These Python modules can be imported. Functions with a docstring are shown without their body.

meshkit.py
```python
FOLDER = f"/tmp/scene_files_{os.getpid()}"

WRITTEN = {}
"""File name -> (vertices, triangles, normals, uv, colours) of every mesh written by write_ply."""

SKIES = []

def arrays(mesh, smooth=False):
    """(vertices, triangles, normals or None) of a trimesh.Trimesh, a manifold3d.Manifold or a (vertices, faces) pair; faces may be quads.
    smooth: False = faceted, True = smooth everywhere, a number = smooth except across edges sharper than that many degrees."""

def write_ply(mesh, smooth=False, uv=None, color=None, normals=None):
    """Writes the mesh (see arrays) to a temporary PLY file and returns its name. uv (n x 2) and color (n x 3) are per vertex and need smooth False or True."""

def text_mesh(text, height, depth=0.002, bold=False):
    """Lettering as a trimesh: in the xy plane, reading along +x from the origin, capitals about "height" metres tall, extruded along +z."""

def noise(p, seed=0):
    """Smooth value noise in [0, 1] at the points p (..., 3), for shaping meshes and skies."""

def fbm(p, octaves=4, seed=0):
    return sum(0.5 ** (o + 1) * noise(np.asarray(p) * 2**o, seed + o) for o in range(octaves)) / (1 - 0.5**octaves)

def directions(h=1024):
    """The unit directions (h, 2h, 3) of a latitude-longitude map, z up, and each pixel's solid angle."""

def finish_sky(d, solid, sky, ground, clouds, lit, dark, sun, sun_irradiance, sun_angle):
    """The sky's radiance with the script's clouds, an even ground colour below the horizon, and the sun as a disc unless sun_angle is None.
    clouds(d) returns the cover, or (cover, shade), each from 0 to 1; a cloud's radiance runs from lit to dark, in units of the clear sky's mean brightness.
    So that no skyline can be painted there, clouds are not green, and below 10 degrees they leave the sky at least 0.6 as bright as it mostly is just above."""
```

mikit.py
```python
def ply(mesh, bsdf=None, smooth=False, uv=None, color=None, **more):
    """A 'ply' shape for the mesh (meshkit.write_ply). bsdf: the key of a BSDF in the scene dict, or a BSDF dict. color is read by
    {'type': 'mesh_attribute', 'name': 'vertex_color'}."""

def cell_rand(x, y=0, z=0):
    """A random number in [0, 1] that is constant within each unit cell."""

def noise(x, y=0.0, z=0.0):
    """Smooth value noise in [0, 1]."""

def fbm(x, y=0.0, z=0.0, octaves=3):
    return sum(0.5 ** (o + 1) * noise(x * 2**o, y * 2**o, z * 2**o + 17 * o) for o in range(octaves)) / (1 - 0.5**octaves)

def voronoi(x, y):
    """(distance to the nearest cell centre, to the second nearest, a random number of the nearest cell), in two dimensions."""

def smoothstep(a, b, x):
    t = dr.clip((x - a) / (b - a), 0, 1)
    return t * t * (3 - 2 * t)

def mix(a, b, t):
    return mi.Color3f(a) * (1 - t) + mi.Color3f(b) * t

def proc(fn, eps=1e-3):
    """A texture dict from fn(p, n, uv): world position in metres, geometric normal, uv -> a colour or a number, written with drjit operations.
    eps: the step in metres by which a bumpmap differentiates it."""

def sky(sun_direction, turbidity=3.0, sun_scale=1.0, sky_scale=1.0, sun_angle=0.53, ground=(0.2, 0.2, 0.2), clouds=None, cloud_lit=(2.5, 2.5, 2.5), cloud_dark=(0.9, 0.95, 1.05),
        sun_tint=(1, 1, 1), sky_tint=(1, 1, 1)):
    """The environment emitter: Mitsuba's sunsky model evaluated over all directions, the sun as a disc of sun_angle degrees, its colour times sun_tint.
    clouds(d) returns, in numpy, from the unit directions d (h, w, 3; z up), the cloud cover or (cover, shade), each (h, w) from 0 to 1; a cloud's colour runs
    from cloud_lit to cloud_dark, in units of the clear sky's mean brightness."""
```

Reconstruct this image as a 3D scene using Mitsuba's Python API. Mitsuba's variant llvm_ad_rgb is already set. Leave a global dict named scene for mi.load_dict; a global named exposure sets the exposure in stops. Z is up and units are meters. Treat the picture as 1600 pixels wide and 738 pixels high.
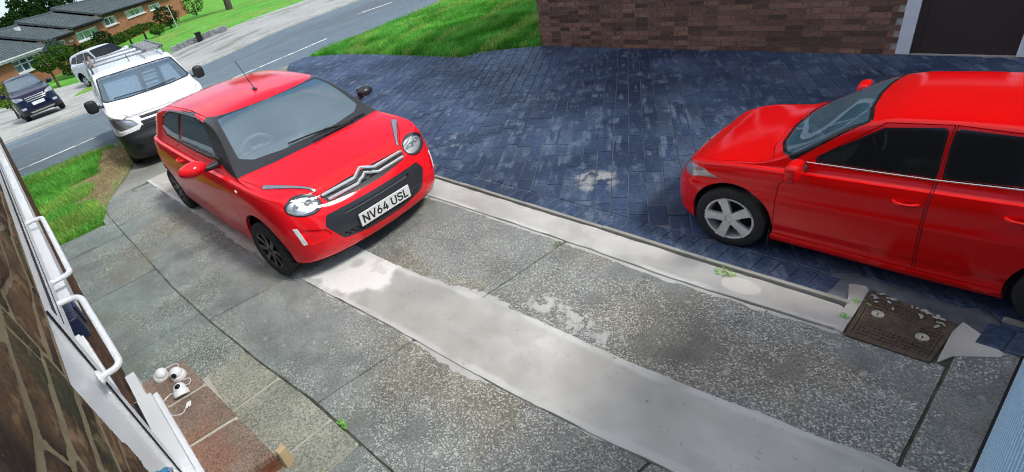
import math, random, numpy as np, trimesh, manifold3d as m3, mitsuba as mi, drjit as dr
import mikit, meshkit
from shapely.geometry import Polygon, LineString, Point, box as sbox
from scipy.interpolate import CubicSpline, PchipInterpolator
T = mi.ScalarTransform4f
rng = np.random.default_rng(7); random.seed(7)
scene, labels = {}, {}
# ---------------------------------------------------------------- camera, sky, exposure
CAM_H = 2.666
def _cam():
    yaw, pitch, roll = .614, .529, -.248
    f = np.array([math.sin(yaw)*math.cos(pitch), math.cos(yaw)*math.cos(pitch), -math.sin(pitch)])
    r = np.array([math.cos(yaw), -math.sin(yaw), 0]); u = np.cross(r, f)
    c, s = math.cos(roll), math.sin(roll)
    return f, c*r+s*u, -s*r+c*u
_f, _r, _u = _cam()
scene['camera'] = {'type': 'perspective', 'fov': 2*math.degrees(math.atan(800/778.85)), 'fov_axis': 'x', 'near_clip': .05, 'far_clip': 900,
    'principal_point_offset_x': .0625, 'principal_point_offset_y': .0454,
    'to_world': T().look_at(origin=[0, 0, CAM_H], target=[float(a) for a in (np.array([0, 0, CAM_H])+_f)], up=[float(a) for a in _u])}
def clouds(d):
    z = np.maximum(d[..., 2], .05); q = np.stack([d[..., 0]/z*.55+3, d[..., 1]/z*.55, np.zeros_like(z)], -1)
    n = meshkit.fbm(q*1.1, 5, 3); c = np.clip((n-.40)/.20, 0, 1); c = c*c*(3-2*c)
    return (.10+.85*c)*np.clip((d[..., 2]+.02)/.25, .35, 1), np.clip((meshkit.fbm(q*1.9+5, 4, 9)-.42)/.35, 0, 1)*.75
scene['sky'] = mikit.sky((.25, -.56, .79), turbidity=3, sun_scale=.42, sun_angle=11, clouds=clouds, cloud_lit=(2.2, 2.3, 2.45), cloud_dark=(.75, .82, .92), sun_tint=(.84, 1., 1.24))
exposure = 2.3
# ---------------------------------------------------------------- helpers
def obj(key, mesh, bsdf, smooth=False, **kw):
    """one entry of the scene; a taken key gets a number"""
    k, n = key, 0
    while k in scene:
        n += 1; k = f'{key}_{n:03d}'
    scene[k] = mikit.ply(mesh, bsdf, smooth=smooth, **kw)
    return k
def free(key):
    k, n = key, 0
    while k in labels or k in scene:
        n += 1; k = f'{key}_{n:03d}'
    return k
def tag(key, label=None, cat=None, group=None, kind=None):
    d = labels.setdefault(key, {})
    for a, b in (('label', label), ('category', cat), ('group', group), ('kind', kind)):
        if b: d[a] = b
    return key
def thing(name, label, cat, group=None):
    k = free(name); tag(k, label, cat, group); return k
cat_ = trimesh.util.concatenate
def bx(x0, x1, y0, y1, z0, z1):
    return trimesh.creation.box((x1-x0, y1-y0, z1-z0)).apply_translation(((x0+x1)/2, (y0+y1)/2, (z0+z1)/2))
def to_tm(m):
    q = m.to_mesh(); return trimesh.Trimesh(np.asarray(q.vert_properties)[:, :3], np.asarray(q.tri_verts), process=False)
def to_m3(t):
    t = t.copy(); t.merge_vertices()
    return m3.Manifold(m3.Mesh(np.asarray(t.vertices, np.float32), np.asarray(t.faces, np.uint32)))
def extr(poly, h):
    """Manifold prism of a shapely polygon or a point list, along +z from 0 to h"""
    if not isinstance(poly, Polygon) and not hasattr(poly, 'geoms'): poly = Polygon(poly)
    out = []
    for g in getattr(poly, 'geoms', [poly]):
        g = g.buffer(0)
        for q in getattr(g, 'geoms', [g]):
            cs = m3.CrossSection([np.array(q.exterior.coords)[:-1]] + [np.array(i.coords)[:-1] for i in q.interiors], m3.FillRule.EvenOdd)
            out.append(m3.Manifold.extrude(cs, h))
    return m3.Manifold.batch_boolean(out, m3.OpType.Add) if len(out) > 1 else out[0]
def prism(poly, axis, lo, hi):
    m = extr(poly, hi-lo)
    if axis == 'z': return m.translate([0, 0, lo])
    if axis == 'x':                                        # polygon in (y, z), along x
        A = np.array([[0, 0, 1, lo], [1, 0, 0, 0], [0, 1, 0, 0]], float)
    else:                                                  # polygon in (x, z), along y
        A = np.array([[1, 0, 0, 0], [0, 0, -1, hi], [0, 1, 0, 0]], float)
    return m.transform(A)
def smooth_poly(pts, r=.03):
    """rounded polygon"""
    p = Polygon(pts).buffer(0)
    return p.buffer(-r, quad_segs=4).buffer(2*r, quad_segs=4).buffer(-r, quad_segs=4)
def tube(pts, rad, sides=8, close=False):
    p = np.asarray(pts, float); n = len(p)
    rad = np.broadcast_to(rad, (n,))
    t = np.gradient(p, axis=0)
    if close: t = np.roll(p, -1, 0)-np.roll(p, 1, 0)
    t /= np.linalg.norm(t, axis=1, keepdims=True)+1e-12
    a = np.zeros_like(p); ref = np.array([0, 0, 1.]) if abs(t[0, 2]) < .9 else np.array([1., 0, 0])
    for i in range(n):
        v = ref-t[i]*(ref@t[i]); v /= np.linalg.norm(v)+1e-12; a[i] = v; ref = v
    b = np.cross(t, a); g = np.arange(sides)*2*np.pi/sides
    V = (p[:, None]+rad[:, None, None]*(np.cos(g)[None, :, None]*a[:, None]+np.sin(g)[None, :, None]*b[:, None])).reshape(-1, 3)
    F = []
    for i in range(n if close else n-1):
        for j in range(sides):
            q, w = i*sides, ((i+1) % n)*sides; k = (j+1) % sides
            F += [(q+j, w+k, q+k), (q+j, w+j, w+k)]
    if not close:
        V = np.vstack([V, p[:1], p[-1:]])
        for j in range(sides):
            k = (j+1) % sides
            F += [(n*sides, j, k), (n*sides+1, (n-1)*sides+k, (n-1)*sides+j)]
    m = trimesh.Trimesh(V, F, process=False); 
    if m.volume < 0: m.invert()
    return m
def bez(pts, n=24):
    """smooth curve through points"""
    p = np.asarray(pts, float); s = np.r_[0, np.cumsum(np.linalg.norm(np.diff(p, axis=0), axis=1))]
    return CubicSpline(s, p)(np.linspace(0, s[-1], n))
def lathe(prof, axis='z', n=32):
    m = trimesh.creation.revolve(np.asarray(prof, float), sections=n)
    if axis == 'x': m.apply_transform(trimesh.transformations.rotation_matrix(math.pi/2, (0, 1, 0)))
    if axis == 'y': m.apply_transform(trimesh.transformations.rotation_matrix(-math.pi/2, (1, 0, 0)))
    return m
def rbox(sx, sy, sz, r):
    """rounded box centred at the origin"""
    s = m3.Manifold.sphere(r, 12)
    return to_tm(m3.Manifold.batch_hull([s.translate([a*(sx/2-r), b*(sy/2-r), c*(sz/2-r)]) for a in (-1, 1) for b in (-1, 1) for c in (-1, 1)]))
def rot(m, ang, ax, pt=None):
    return m.apply_transform(trimesh.transformations.rotation_matrix(ang, ax, pt))
def rgb(*c): return {'type': 'rgb', 'value': list(map(float, c))}
def two(b): return {'type': 'twosided', 'b': b}
def mat(name, col, rough=.5, metal=0., spec=.5, coat=0., coat_gloss=.95, **kw):
    d = {'type': 'principled', 'base_color': col if isinstance(col, dict) else rgb(*col), 'roughness': rough if isinstance(rough, dict) else float(rough), 'metallic': float(metal), 'specular': float(spec)}
    if coat: d['clearcoat'] = float(coat); d['clearcoat_gloss'] = float(coat_gloss)
    d.update(kw); scene[name] = two(d)
def paint(name, col, alpha=.02):
    scene[name] = two({'type': 'roughplastic', 'diffuse_reflectance': rgb(*col), 'alpha': alpha, 'int_ior': 1.45, 'nonlinear': False})
def bump(name, inner, fn, scale=1., eps=.004):
    """the material called inner under a procedural relief fn (metres)"""
    scene[name] = two({'type': 'bumpmap', 'arbitrary': mikit.proc(fn, eps), 'scale': float(scale), 'b': scene[inner]['b']})
# ---------------------------------------------------------------- shared materials
mat('m_black_plastic', (.022, .023, .026), .42, spec=.45)
mat('m_black_gloss', (.012, .012, .014), .12)
mat('m_dark_trim', (.03, .031, .036), .3)
mat('m_tyre', (.018, .018, .019), .75)
mat('m_rim_dark', (.02, .02, .022), .3, spec=.6)
mat('m_alloy', (.68, .68, .67), .35, metal=.55)
mat('m_chrome', (.80, .80, .80), .12, metal=1.)
mat('m_under', (.01, .01, .01), .9)
mat('m_cabin', (.13, .14, .15), .8)
mat('m_cabin_light', (.46, .47, .48), .8)
mat('m_lamp_dark', (.42, .43, .45), .25, metal=.6)
mat('m_plate_white', (.78, .78, .75), .35)
mat('m_letter', (.015, .015, .017), .5)
mat('m_lamp_inner', (.58, .60, .63), .35, metal=.5)
mat('m_lamp_white', (.85, .86, .86), .25)
mat('m_lamp_red', (.35, .012, .012), .15)
mat('m_amber', (.6, .2, .02), .2)
scene['m_lens'] = {'type': 'thindielectric', 'int_ior': 1.5}
scene['m_glass'] = {'type': 'blendbsdf', 'weight': .115, 'a': {'type': 'thindielectric', 'int_ior': 2.3}, 'b': two({'type': 'principled', 'base_color': rgb(.21, .48, .64), 'roughness': .4})}  # blue diffuse share paints reflected sky into the panes
scene['m_glass_dark'] = {'type': 'blendbsdf', 'weight': .55, 'a': {'type': 'thindielectric', 'int_ior': 1.6}, 'b': two({'type': 'principled', 'base_color': rgb(.012, .014, .016), 'roughness': .12})}
# ---------------------------------------------------------------- vehicles: a loft cut into panels
def sym_spline(pts):
    """closed-looking curve from (0, front) to (0, rear): mirrored at both ends so that it meets the middle square on"""
    P = np.asarray(pts, float); M = P.copy(); M[:, 0] *= -1
    E = np.vstack([M[3:0:-1], P, M[-2:-5:-1]])
    s = np.r_[0, np.cumsum(np.linalg.norm(np.diff(E[:, :2], axis=0), axis=1)**.75)]
    return s, E, 3, len(P)
class Body:
    def __init__(s, plan, front, side, rear, zc, crown=.06, tumble=.42, shelf=.035, nu=150, nv=26, nt=26, end=None):
        st, E, i0, n = sym_spline(plan)
        u = np.linspace(st[i0], st[i0+n-1], nu)
        xy = CubicSpline(st, E[:, :2])(u); zz = PchipInterpolator(st, E[:, 2:4])(u)
        xy[0, 0] = xy[-1, 0] = 0; xy[:, 0] = np.maximum(xy[:, 0], 0)
        t = CubicSpline(st, E[:, :2])(u, 1); nrm = np.stack([-t[:, 1], t[:, 0]], -1); nrm /= np.linalg.norm(nrm, axis=1, keepdims=True)
        w = np.stack([np.maximum(nrm[:, 1], 0)**2, nrm[:, 0]**2, np.maximum(-nrm[:, 1], 0)**2], -1)
        v = np.linspace(0, 1, nv)
        pr = [PchipInterpolator(*np.array(q).T)(v) for q in (front, side, rear)]
        ins = w@np.array(pr)                                  # nu x nv
        R = np.zeros((nu, nv, 3))
        R[..., :2] = xy[:, None]-nrm[:, None]*ins[..., None]
        R[..., 2] = zz[:, :1]+(zz[:, 1:]-zz[:, :1])*v
        R[..., 0] = np.maximum(R[..., 0], 0); R[0, :, 0] = R[-1, :, 0] = 0
        zf = PchipInterpolator(*np.array(sorted(zc)).T)
        top = np.zeros((nu, 2*nt-1, 3))
        for i in range(nu):
            xs, ys, zs = R[i, -1]
            c = max(float(zf(ys)), zs+.001) if xs > .02 else zs
            g = c-zs
            zr = max(c-crown, zs+.3*g); k = tumble
            f = min(1, xs/.25)
            xr = xs-shelf*f-k*(zr-zs); sl = np.array([xs-shelf*f-xr, -(zr-zs)]); L = np.linalg.norm(sl)+1e-9
            a = min(.07, .3*L)
            P = np.array([[xs, zs], [xs-shelf*f*.6, zs+.004*f], [xr+sl[0]*(1-.06), zr+sl[1]*(1-.06)], [xr+sl[0]*a/L, zr+sl[1]*a/L], [xr, zr], [xr*(1-.10), zr+.32*(c-zr)], [xr*.5, zr+.82*(c-zr)], [0, c]])
            # quadratic B-spline, clamped
            m = len(P); kn = np.r_[[0]*3, np.arange(1, m-2), [m-2]*3]
            from scipy.interpolate import BSpline
            q = BSpline(kn, P, 2)(np.linspace(0, m-2, nt))
            q[-1] = [0, c]
            top[i, :nt, 0], top[i, nt:, 0] = q[:, 0], -q[-2::-1, 0]
            top[i, :nt, 2], top[i, nt:, 2] = q[:, 1], q[-2::-1, 1]
            top[i, :, 1] = ys
        V, F = [], []
        def grid(G, flip):
            o = sum(map(len, V)); a, b = G.shape[:2]; V.append(G.reshape(-1, 3))
            for i in range(a-1):
                for j in range(b-1):
                    p, q, r, t_ = o+i*b+j, o+(i+1)*b+j, o+(i+1)*b+j+1, o+i*b+j+1
                    F.extend([(p, q, r), (p, r, t_)] if not flip else [(p, r, q), (p, t_, r)])
        L = R.copy(); L[..., 0] *= -1
        grid(R, False); grid(L, True); grid(top, False)
        bot = np.stack([R[:, 0], R[:, 0]*[0, 1, 1], L[:, 0]], 1)
        grid(bot, True)
        t_ = trimesh.Trimesh(np.vstack(V), F, process=False)
        t_.merge_vertices(digits_vertex=6)
        t_.update_faces(t_.nondegenerate_faces(height=1e-9)); t_.update_faces(t_.unique_faces()); t_.remove_unreferenced_vertices()
        if t_.volume < 0: t_.invert()
        s.mesh = t_; s.n = t_.vertex_normals.copy(); s.cache = {}
    def off(s, d):
        """the body as a solid, its skin moved outwards by d"""
        d = round(d, 4)
        if d not in s.cache:
            s.cache[d] = m3.Manifold(m3.Mesh((s.mesh.vertices+s.n*d).astype(np.float32), s.mesh.faces.astype(np.uint32)))
        return s.cache[d]
    def layer(s, pr, d1, d0): return (pr ^ s.off(d1))-s.off(d0)
def wheel(key, r, w, rim_r, spokes, rimm='m_rim_dark', tf=None, side=1, style='plain'):
    """a wheel about the x axis, its outer face towards +x*side"""
    h = w/2
    tyre = lathe([(rim_r*.98, -h*.85), (rim_r+.01, -h*.95), (r-.035, -h), (r-.008, -h*.86), (r, -h*.6), (r, h*.6), (r-.008, h*.86), (r-.035, h), (rim_r+.012, h*.95), (rim_r*.98, h*.85)], 'x', 48)
    groove = [lathe([(r+.002, x-.004), (r+.0022, x+.004), (r-.004, x+.004), (r-.004, x-.004), (r+.002, x-.004)], 'x', 48) for x in (-.035, 0, .035)]
    barrel = lathe([(rim_r, h*.86), (rim_r-.006, h*.9), (rim_r-.016, h*.86), (rim_r-.022, h*.6), (rim_r-.03, -h*.7), (rim_r, -h*.7)], 'x', 48)
    disc = lathe([(0, -h*.05), (rim_r*.72, -h*.05), (rim_r*.72, -h*.12), (0, -h*.12)], 'x', 32)
    parts = [barrel]
    for k in range(spokes):
        a = 2*math.pi*k/spokes
        if style == 'twin':
            for q in (-1, 1):
                P = [(.02, q*.012), (rim_r*.96, q*.052), (rim_r*.96, q*.026), (.05, q*.002)]
                m = to_tm(extr(Polygon(P).buffer(.004), .022)); m.apply_transform(np.array([[0, 0, 1, h*.52], [1, 0, 0, 0], [0, 1, 0, 0], [0, 0, 0, 1.]])); parts.append(rot(m, a, (1, 0, 0)))
        else:
            ww = rim_r*.17 if style == 'five' else rim_r*.10
            P = [(.03, -ww*.95), (rim_r*.6, -ww), (rim_r*.97, -ww*1.25), (rim_r*.97, ww*1.25), (rim_r*.6, ww), (.03, ww*.95)]
            m = to_tm(extr(Polygon(P), .028)); m.apply_transform(np.array([[0, 0, 1, h*.5], [1, 0, 0, 0], [0, 1, 0, 0], [0, 0, 0, 1.]]))
            m.vertices[:, 0] += np.where(np.hypot(m.vertices[:, 1], m.vertices[:, 2]) > rim_r*.8, .012, 0); parts.append(rot(m, a, (1, 0, 0)))
    parts.append(lathe([(0, h*.72), (rim_r*.16, h*.72), (rim_r*.2, h*.6), (rim_r*.24, h*.45), (0, h*.45)], 'x', 24))
    bolts = [rot(lathe([(0, h*.66), (.008, h*.66), (.008, h*.4), (0, h*.4)], 'x', 8).apply_translation((0, rim_r*.28, 0)), 2*math.pi*(k+.5)/5, (1, 0, 0)) for k in range(5)]
    flip = np.diag([side, 1, 1, 1.])
    def put(m):
        m = m.copy(); m.apply_transform(flip)
        if m.volume < 0: m.invert()
        return m.apply_transform(tf)
    obj(key+'__tyre', put(cat_([tyre])), 'm_tyre', 35)
    obj(key+'__rim', put(cat_(parts)), rimm, 35)
    obj(key+'__brake_disc', put(disc), 'm_under', 35)
    obj(key+'__wheel_bolt', put(cat_(bolts)), 'm_black_plastic', 35)
def ell(cx, cz, rx, rz, ang=0, n=28):
    t = np.linspace(0, 2*np.pi, n, endpoint=False); x, z = rx*np.cos(t), rz*np.sin(t); c, s = math.cos(ang), math.sin(ang)
    return np.stack([cx+x*c-z*s, cz+x*s+z*c], -1)
def mir(P): return [(-a, b) for a, b in P]
def pose(x, y, yaw, z=0):
    """local +y forward, +x to the vehicle's right -> world; yaw 0 faces world -y"""
    c, s = math.cos(yaw), math.sin(yaw)
    f = np.array([math.sin(yaw), -math.cos(yaw), 0]); r = np.array([-c, -s, 0])
    A = np.eye(4); A[:3, 0], A[:3, 1], A[:3, 2], A[:3, 3] = r, f, (0, 0, 1), (x, y, z); return A
def nexpart(base):
    return base if not any(k.startswith(base+'__') or k == base for k in scene) else next(f'{base}_{n:03d}' for n in range(1, 99) if not any(k.startswith(f'{base}_{n:03d}') for k in scene))
# ---------------------------------------------------------------- the lie of the land
def TZ(x, y):
    """level round the houses, falling away beyond the road"""
    x = np.asarray(x, float); y = np.asarray(y, float)
    s = y-13.0-.12*x
    sp = np.where(s > 0, s*s/(np.abs(s)+3.0), 0)
    return np.maximum(-.085*sp*(.30+.70/(1+np.exp((x-8)/2.0))), -1.75)
def warp(m, step=1.2, dz=0.):
    m = m.refine_to_length(step)
    def f(p):
        p = np.array(p); p[:, 2] += TZ(p[:, 0], p[:, 1])+dz; return p
    return m.warp_batch(f)
def jag(poly, amp, step=.06, f=6., seed=0):
    """a polygon with a slightly uneven outline"""
    p = poly.exterior; n = max(8, int(p.length/step)); q = np.array([p.interpolate(i*p.length/n).coords[0] for i in range(n)])
    k = np.c_[q*f, np.full(n, seed*3.7)]
    q = q+amp*2*np.stack([meshkit.fbm(k, 3, 5)-.5, meshkit.fbm(k+9.3, 3, 6)-.5], -1)
    return Polygon(q).buffer(0)
def sheet(key, poly, bsdf, z0, z1, step=1.5, sm=False):
    m = extr(poly, z1-z0).translate([0, 0, z0])
    return obj(key, to_tm(warp(m, step)), bsdf, sm)
def pl(pts):
    P = np.asarray(pts, float); return lambda y: float(np.interp(y, P[::-1, 1] if P[0, 1] > P[-1, 1] else P[:, 1], P[::-1, 0] if P[0, 1] > P[-1, 1] else P[:, 0]))
smo, mix, noi, fb, vor = mikit.smoothstep, mikit.mix, mikit.noise, mikit.fbm, mikit.voronoi
def polyd(px, py, P):
    """distance to a polyline, in drjit"""
    d = mi.Float(99.)
    for (ax, ay), (b_x, b_y) in zip(P[:-1], P[1:]):
        ux, uy = b_x-ax, b_y-ay; L = ux*ux+uy*uy
        t = dr.clip(((px-ax)*ux+(py-ay)*uy)/L, 0, 1)
        d = dr.minimum(d, dr.sqrt(dr.square(px-ax-t*ux)+dr.square(py-ay-t*uy)))
    return d
# boundary lines of the drive, as (x, y) down the drive
X1 = [(.04, 9.2), (.05, 8.03), (.15, 5.39), (.23, 4.38), (.32, 3.55), (.43, 2.77), (.49, 1.89), (.62, -.3)]
X2 = [(.80, 9.3), (.92, 7.0), (1.01, 5.25), (1.10, 4.1), (1.19, 3.33), (1.26, 2.68), (1.32, 1.91), (1.41, 1.26), (1.50, .69), (1.62, -.3)]
X3 = [(1.55, 9.3), (1.62, 6.0), (1.70, 4.09), (1.74, 3.28), (1.86, 2.52), (1.92, 1.86), (1.96, 1.14), (2.02, .7), (2.16, -.3)]
X4 = [(2.66, 9.3), (2.74, 6.0), (2.81, 4.04), (2.86, 2.48), (2.87, 1.36), (2.93, .42), (2.95, -.3)]
X5 = [(3.09, 9.3), (3.13, 4.4), (3.15, 2.4), (3.17, .4), (3.17, -.3)]
F1, F2, F3, F4, F5 = map(pl, (X1, X2, X3, X4, X5))
WA, WB = -.36, -.037
FW = lambda y: WA+WB*y
# ---- materials of the ground
def aggregate(p, s):
    """(a tone per stone, 0 to 1, and how deep in the gap between stones)"""
    a, b, c = vor(p.x*s, p.y*s); return c, smo(.0, .22, b-a)
def f_slab(p, n, uv):
    x, y = p.x, p.y
    big = fb(x*.9+3, y*.9, .5, 3); mid = fb(x*4, y*4, 2., 3); fine = noi(x*150, y*150, 3.)
    c1_, gap = aggregate(p, 118.); c2_, _ = aggregate(p, 200.)
    worn = smo(.42, .66, fb(x*1.3+7, y*1.3+2, 1., 4))
    worn = dr.maximum(worn, smo(2.6, 1.9, dr.sqrt(dr.square(x-2.55)+dr.square(1.2*(y-1.75))))*.9*smo(.25, .5, mid))
    col = mix((.21, .222, .218), (.31, .322, .314), big)
    zone = smo(.30, .70, fb(x*2.3+11, y*2.3, 13., 4))
    col = mix(col, mix((.15, .150, .138), (.40, .395, .36), c1_), .12+.28*zone+.55*worn)
    col = mix(col, col*mi.Color3f(1.02, .90, .74), smo(.50, .70, fb(x*1.7+5, y*1.7+1, 21., 4))*.7)
    col = col*(.80+.40*fb(x*9, y*9, 17., 4))
    va, vb_, vc = vor(x*7.+.6*mid, y*7.)
    col = mix(col, (.50, .50, .46), smo(.16, .05, va-.10*(fb(x*30, y*30, 3., 3)-.5))*smo(.72, .80, vc)*.6)
    col = col*(.72+.56*c2_)*(.80+.4*mid)*(.55+.45*gap+.25*(1-worn)*(1-gap))
    pale = smo(.78, .92, c1_)*smo(.25, .65, worn+mid*.3)
    col = mix(col, (.60, .59, .55), pale*.8)
    # green algae towards the house and the garage
    alg = smo(1.0, -.2, x+.25*(mid-.5))*smo(.25, .7, mid+.2)*.65
    col = mix(col, col*mi.Color3f(.76, .95, .93), alg)
    dark = smo(.55, .75, fb(x*2.2, y*2.2, 9., 3))
    col = col*(1-.16*dark)
    # cement slopped over from the trench strips
    d = dr.minimum(polyd(x, y, X2), polyd(x, y, X3)); w = fb(x*7, y*7, 4., 4); gate = fb(x*1.3, y*.9, 11., 2)
    smear = smo(.035, -.01, d-.10*dr.maximum(w-.46, 0)-.12*dr.maximum(gate-.52, 0))*smo(.25, .50, w+.35*(gate-.3))
    smear = dr.maximum(smear, smo(.025, .0, polyd(x, y, X4[:-1])-.06*w))
    sm2 = smo(.26, .06, dr.sqrt(dr.square((x-2.10)*1.15)+dr.square(.30*(y-1.75)))-.22*(w-.5))*smo(.30, .62, fb(x*16, y*16, 2., 4)+.25*(w-.4))*.6
    sm3 = smo(.20, .06, dr.sqrt(dr.square(x-1.86)+dr.square(.7*(y-2.42)))-.2*(w-.5))
    smear = dr.maximum(dr.maximum(smear*.9, sm2), sm3*.8)
    smear = smo(.40, .62, smear+.55*(fb(x*24, y*24, 8., 3)-.5))*.85
    col = mix(col, mix((.44, .43, .40), (.62, .60, .57), w), smear)
    return col
def f_slab_h(p, n, uv):
    a, b, c = vor(p.x*118, p.y*118); return .0016*smo(0., .35, b-a)*c+.003*fb(p.x*14, p.y*14, 1., 2)
scene['t0'] = two({'type': 'roughplastic'}); del scene['t0']
mat('m_slab0', mikit.proc(f_slab), .82, spec=.25); bump('m_slab', 'm_slab0', f_slab_h)
def f_strip(p, n, uv):
    x, y = p.x, p.y
    big = fb(x*1.4, y*1.4, 1., 4); mid = fb(x*6, y*6, 2., 3); tr = fb(x*9, y*2.2, 3., 3)
    col = mix((.44, .415, .38), (.60, .575, .535), smo(.25, .75, big))
    col = mix(col, (.36, .36, .35), smo(.48, .74, fb(x*1.6+4, y*1.6+9, 5., 4))*.42)
    col = col*(.86+.28*mid)*(.93+.14*tr)
    wp = smo(.62, .70, fb(x*2.6+1, y*1.7, 8., 4))
    spill = smo(.40, .30, dr.sqrt(dr.square(x-1.46)+dr.square(.75*(y-3.85)))-.25*(mid-.5)) 
    col = mix(col, (.86, .85, .83), dr.maximum(wp*.10, spill*.9*smo(.25, .55, big+.2)))
    col = mix(col, (.36, .35, .34), smo(.10, .04, dr.sqrt(dr.square(x-1.55)+dr.square(y-3.88)))*.5)
    col = mix(col, (.66, .63, .56), smo(.02, .012, dr.sqrt(dr.square((x-3.02)*.6)+dr.square((y-1.0)*.35))-.02*(mid-.5)-.03)*.5)
    ed_ = dr.minimum(dr.minimum(polyd(x, y, X2), polyd(x, y, X3)), polyd(x, y, X4[:-1]))
    col = mix(col, (.72, .71, .69), smo(.045, .005, ed_-.05*(fb(x*6, y*6, 31., 3)-.45))*smo(.35, .6, fb(x*2.1, y*2.1, 33., 3)+.15*mid)*.5)
    col = mix(col, (.42, .40, .37), smo(.60, .68, fb(x*3.1+6, y*3.1, 37., 5))*.35)
    speck = smo(.93, .97, noi(x*55, y*55, 2.)); col = mix(col, (.2, .19, .18), speck*.5)
    return col
def f_strip_h(p, n, uv): return .004*fb(p.x*5, p.y*5, 1., 3)+.0006*noi(p.x*160, p.y*160, 1.)
mat('m_strip0', mikit.proc(f_strip), .74, spec=.3); bump('m_strip', 'm_strip0', f_strip_h)
def paver_fn(k, tint):
    def f(p, n, uv):
        x, y = p.x, p.y
        r = fb(x*1.1, y*1.1, 2., 4); g = fb(x*7+y*3, y*7-x*3, 4., 4); s = fb((x*.85+y*.53)*4, (x*.53-y*.85)*20, 5., 3)
        col = mix((.022, .029, .050), (.062, .075, .108), smo(.25, .75, r))*k*mi.Color3f(*tint)
        col = mix(col, (.17, .225, .30), smo(.40, .80, s)*smo(.35, .72, g)*.5)
        bl = smo(.25, .12, dr.sqrt(dr.square(x-3.87)+dr.square(y-2.75))-.14*(g-.5)); col = mix(col, (.40, .39, .37), bl*smo(.42, .62, g)*.7)
        bl2 = smo(.30, .1, dr.sqrt(dr.square(x-3.9)+dr.square(y-5.2))-.2*(g-.5)); col = mix(col, (.36, .36, .35), bl2*smo(.48, .66, g)*.6)
        return col*(.7+.6*noi(x*60, y*60, 1.))
    return f
PAVERS = ['m_paver', 'm_paver_grey', 'm_paver_dark']
for nm_, k_, t_ in zip(PAVERS, (1., 1.22, .84), ((.68, .92, 1.22), (.80, .95, 1.10), (.66, .92, 1.25))):
    mat('m_tmp', mikit.proc(paver_fn(k_, t_)), .5, spec=.5); bump(nm_, 'm_tmp', lambda p, n, uv: .006*fb(p.x*22, p.y*22, 3., 3)); del scene['m_tmp']
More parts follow.
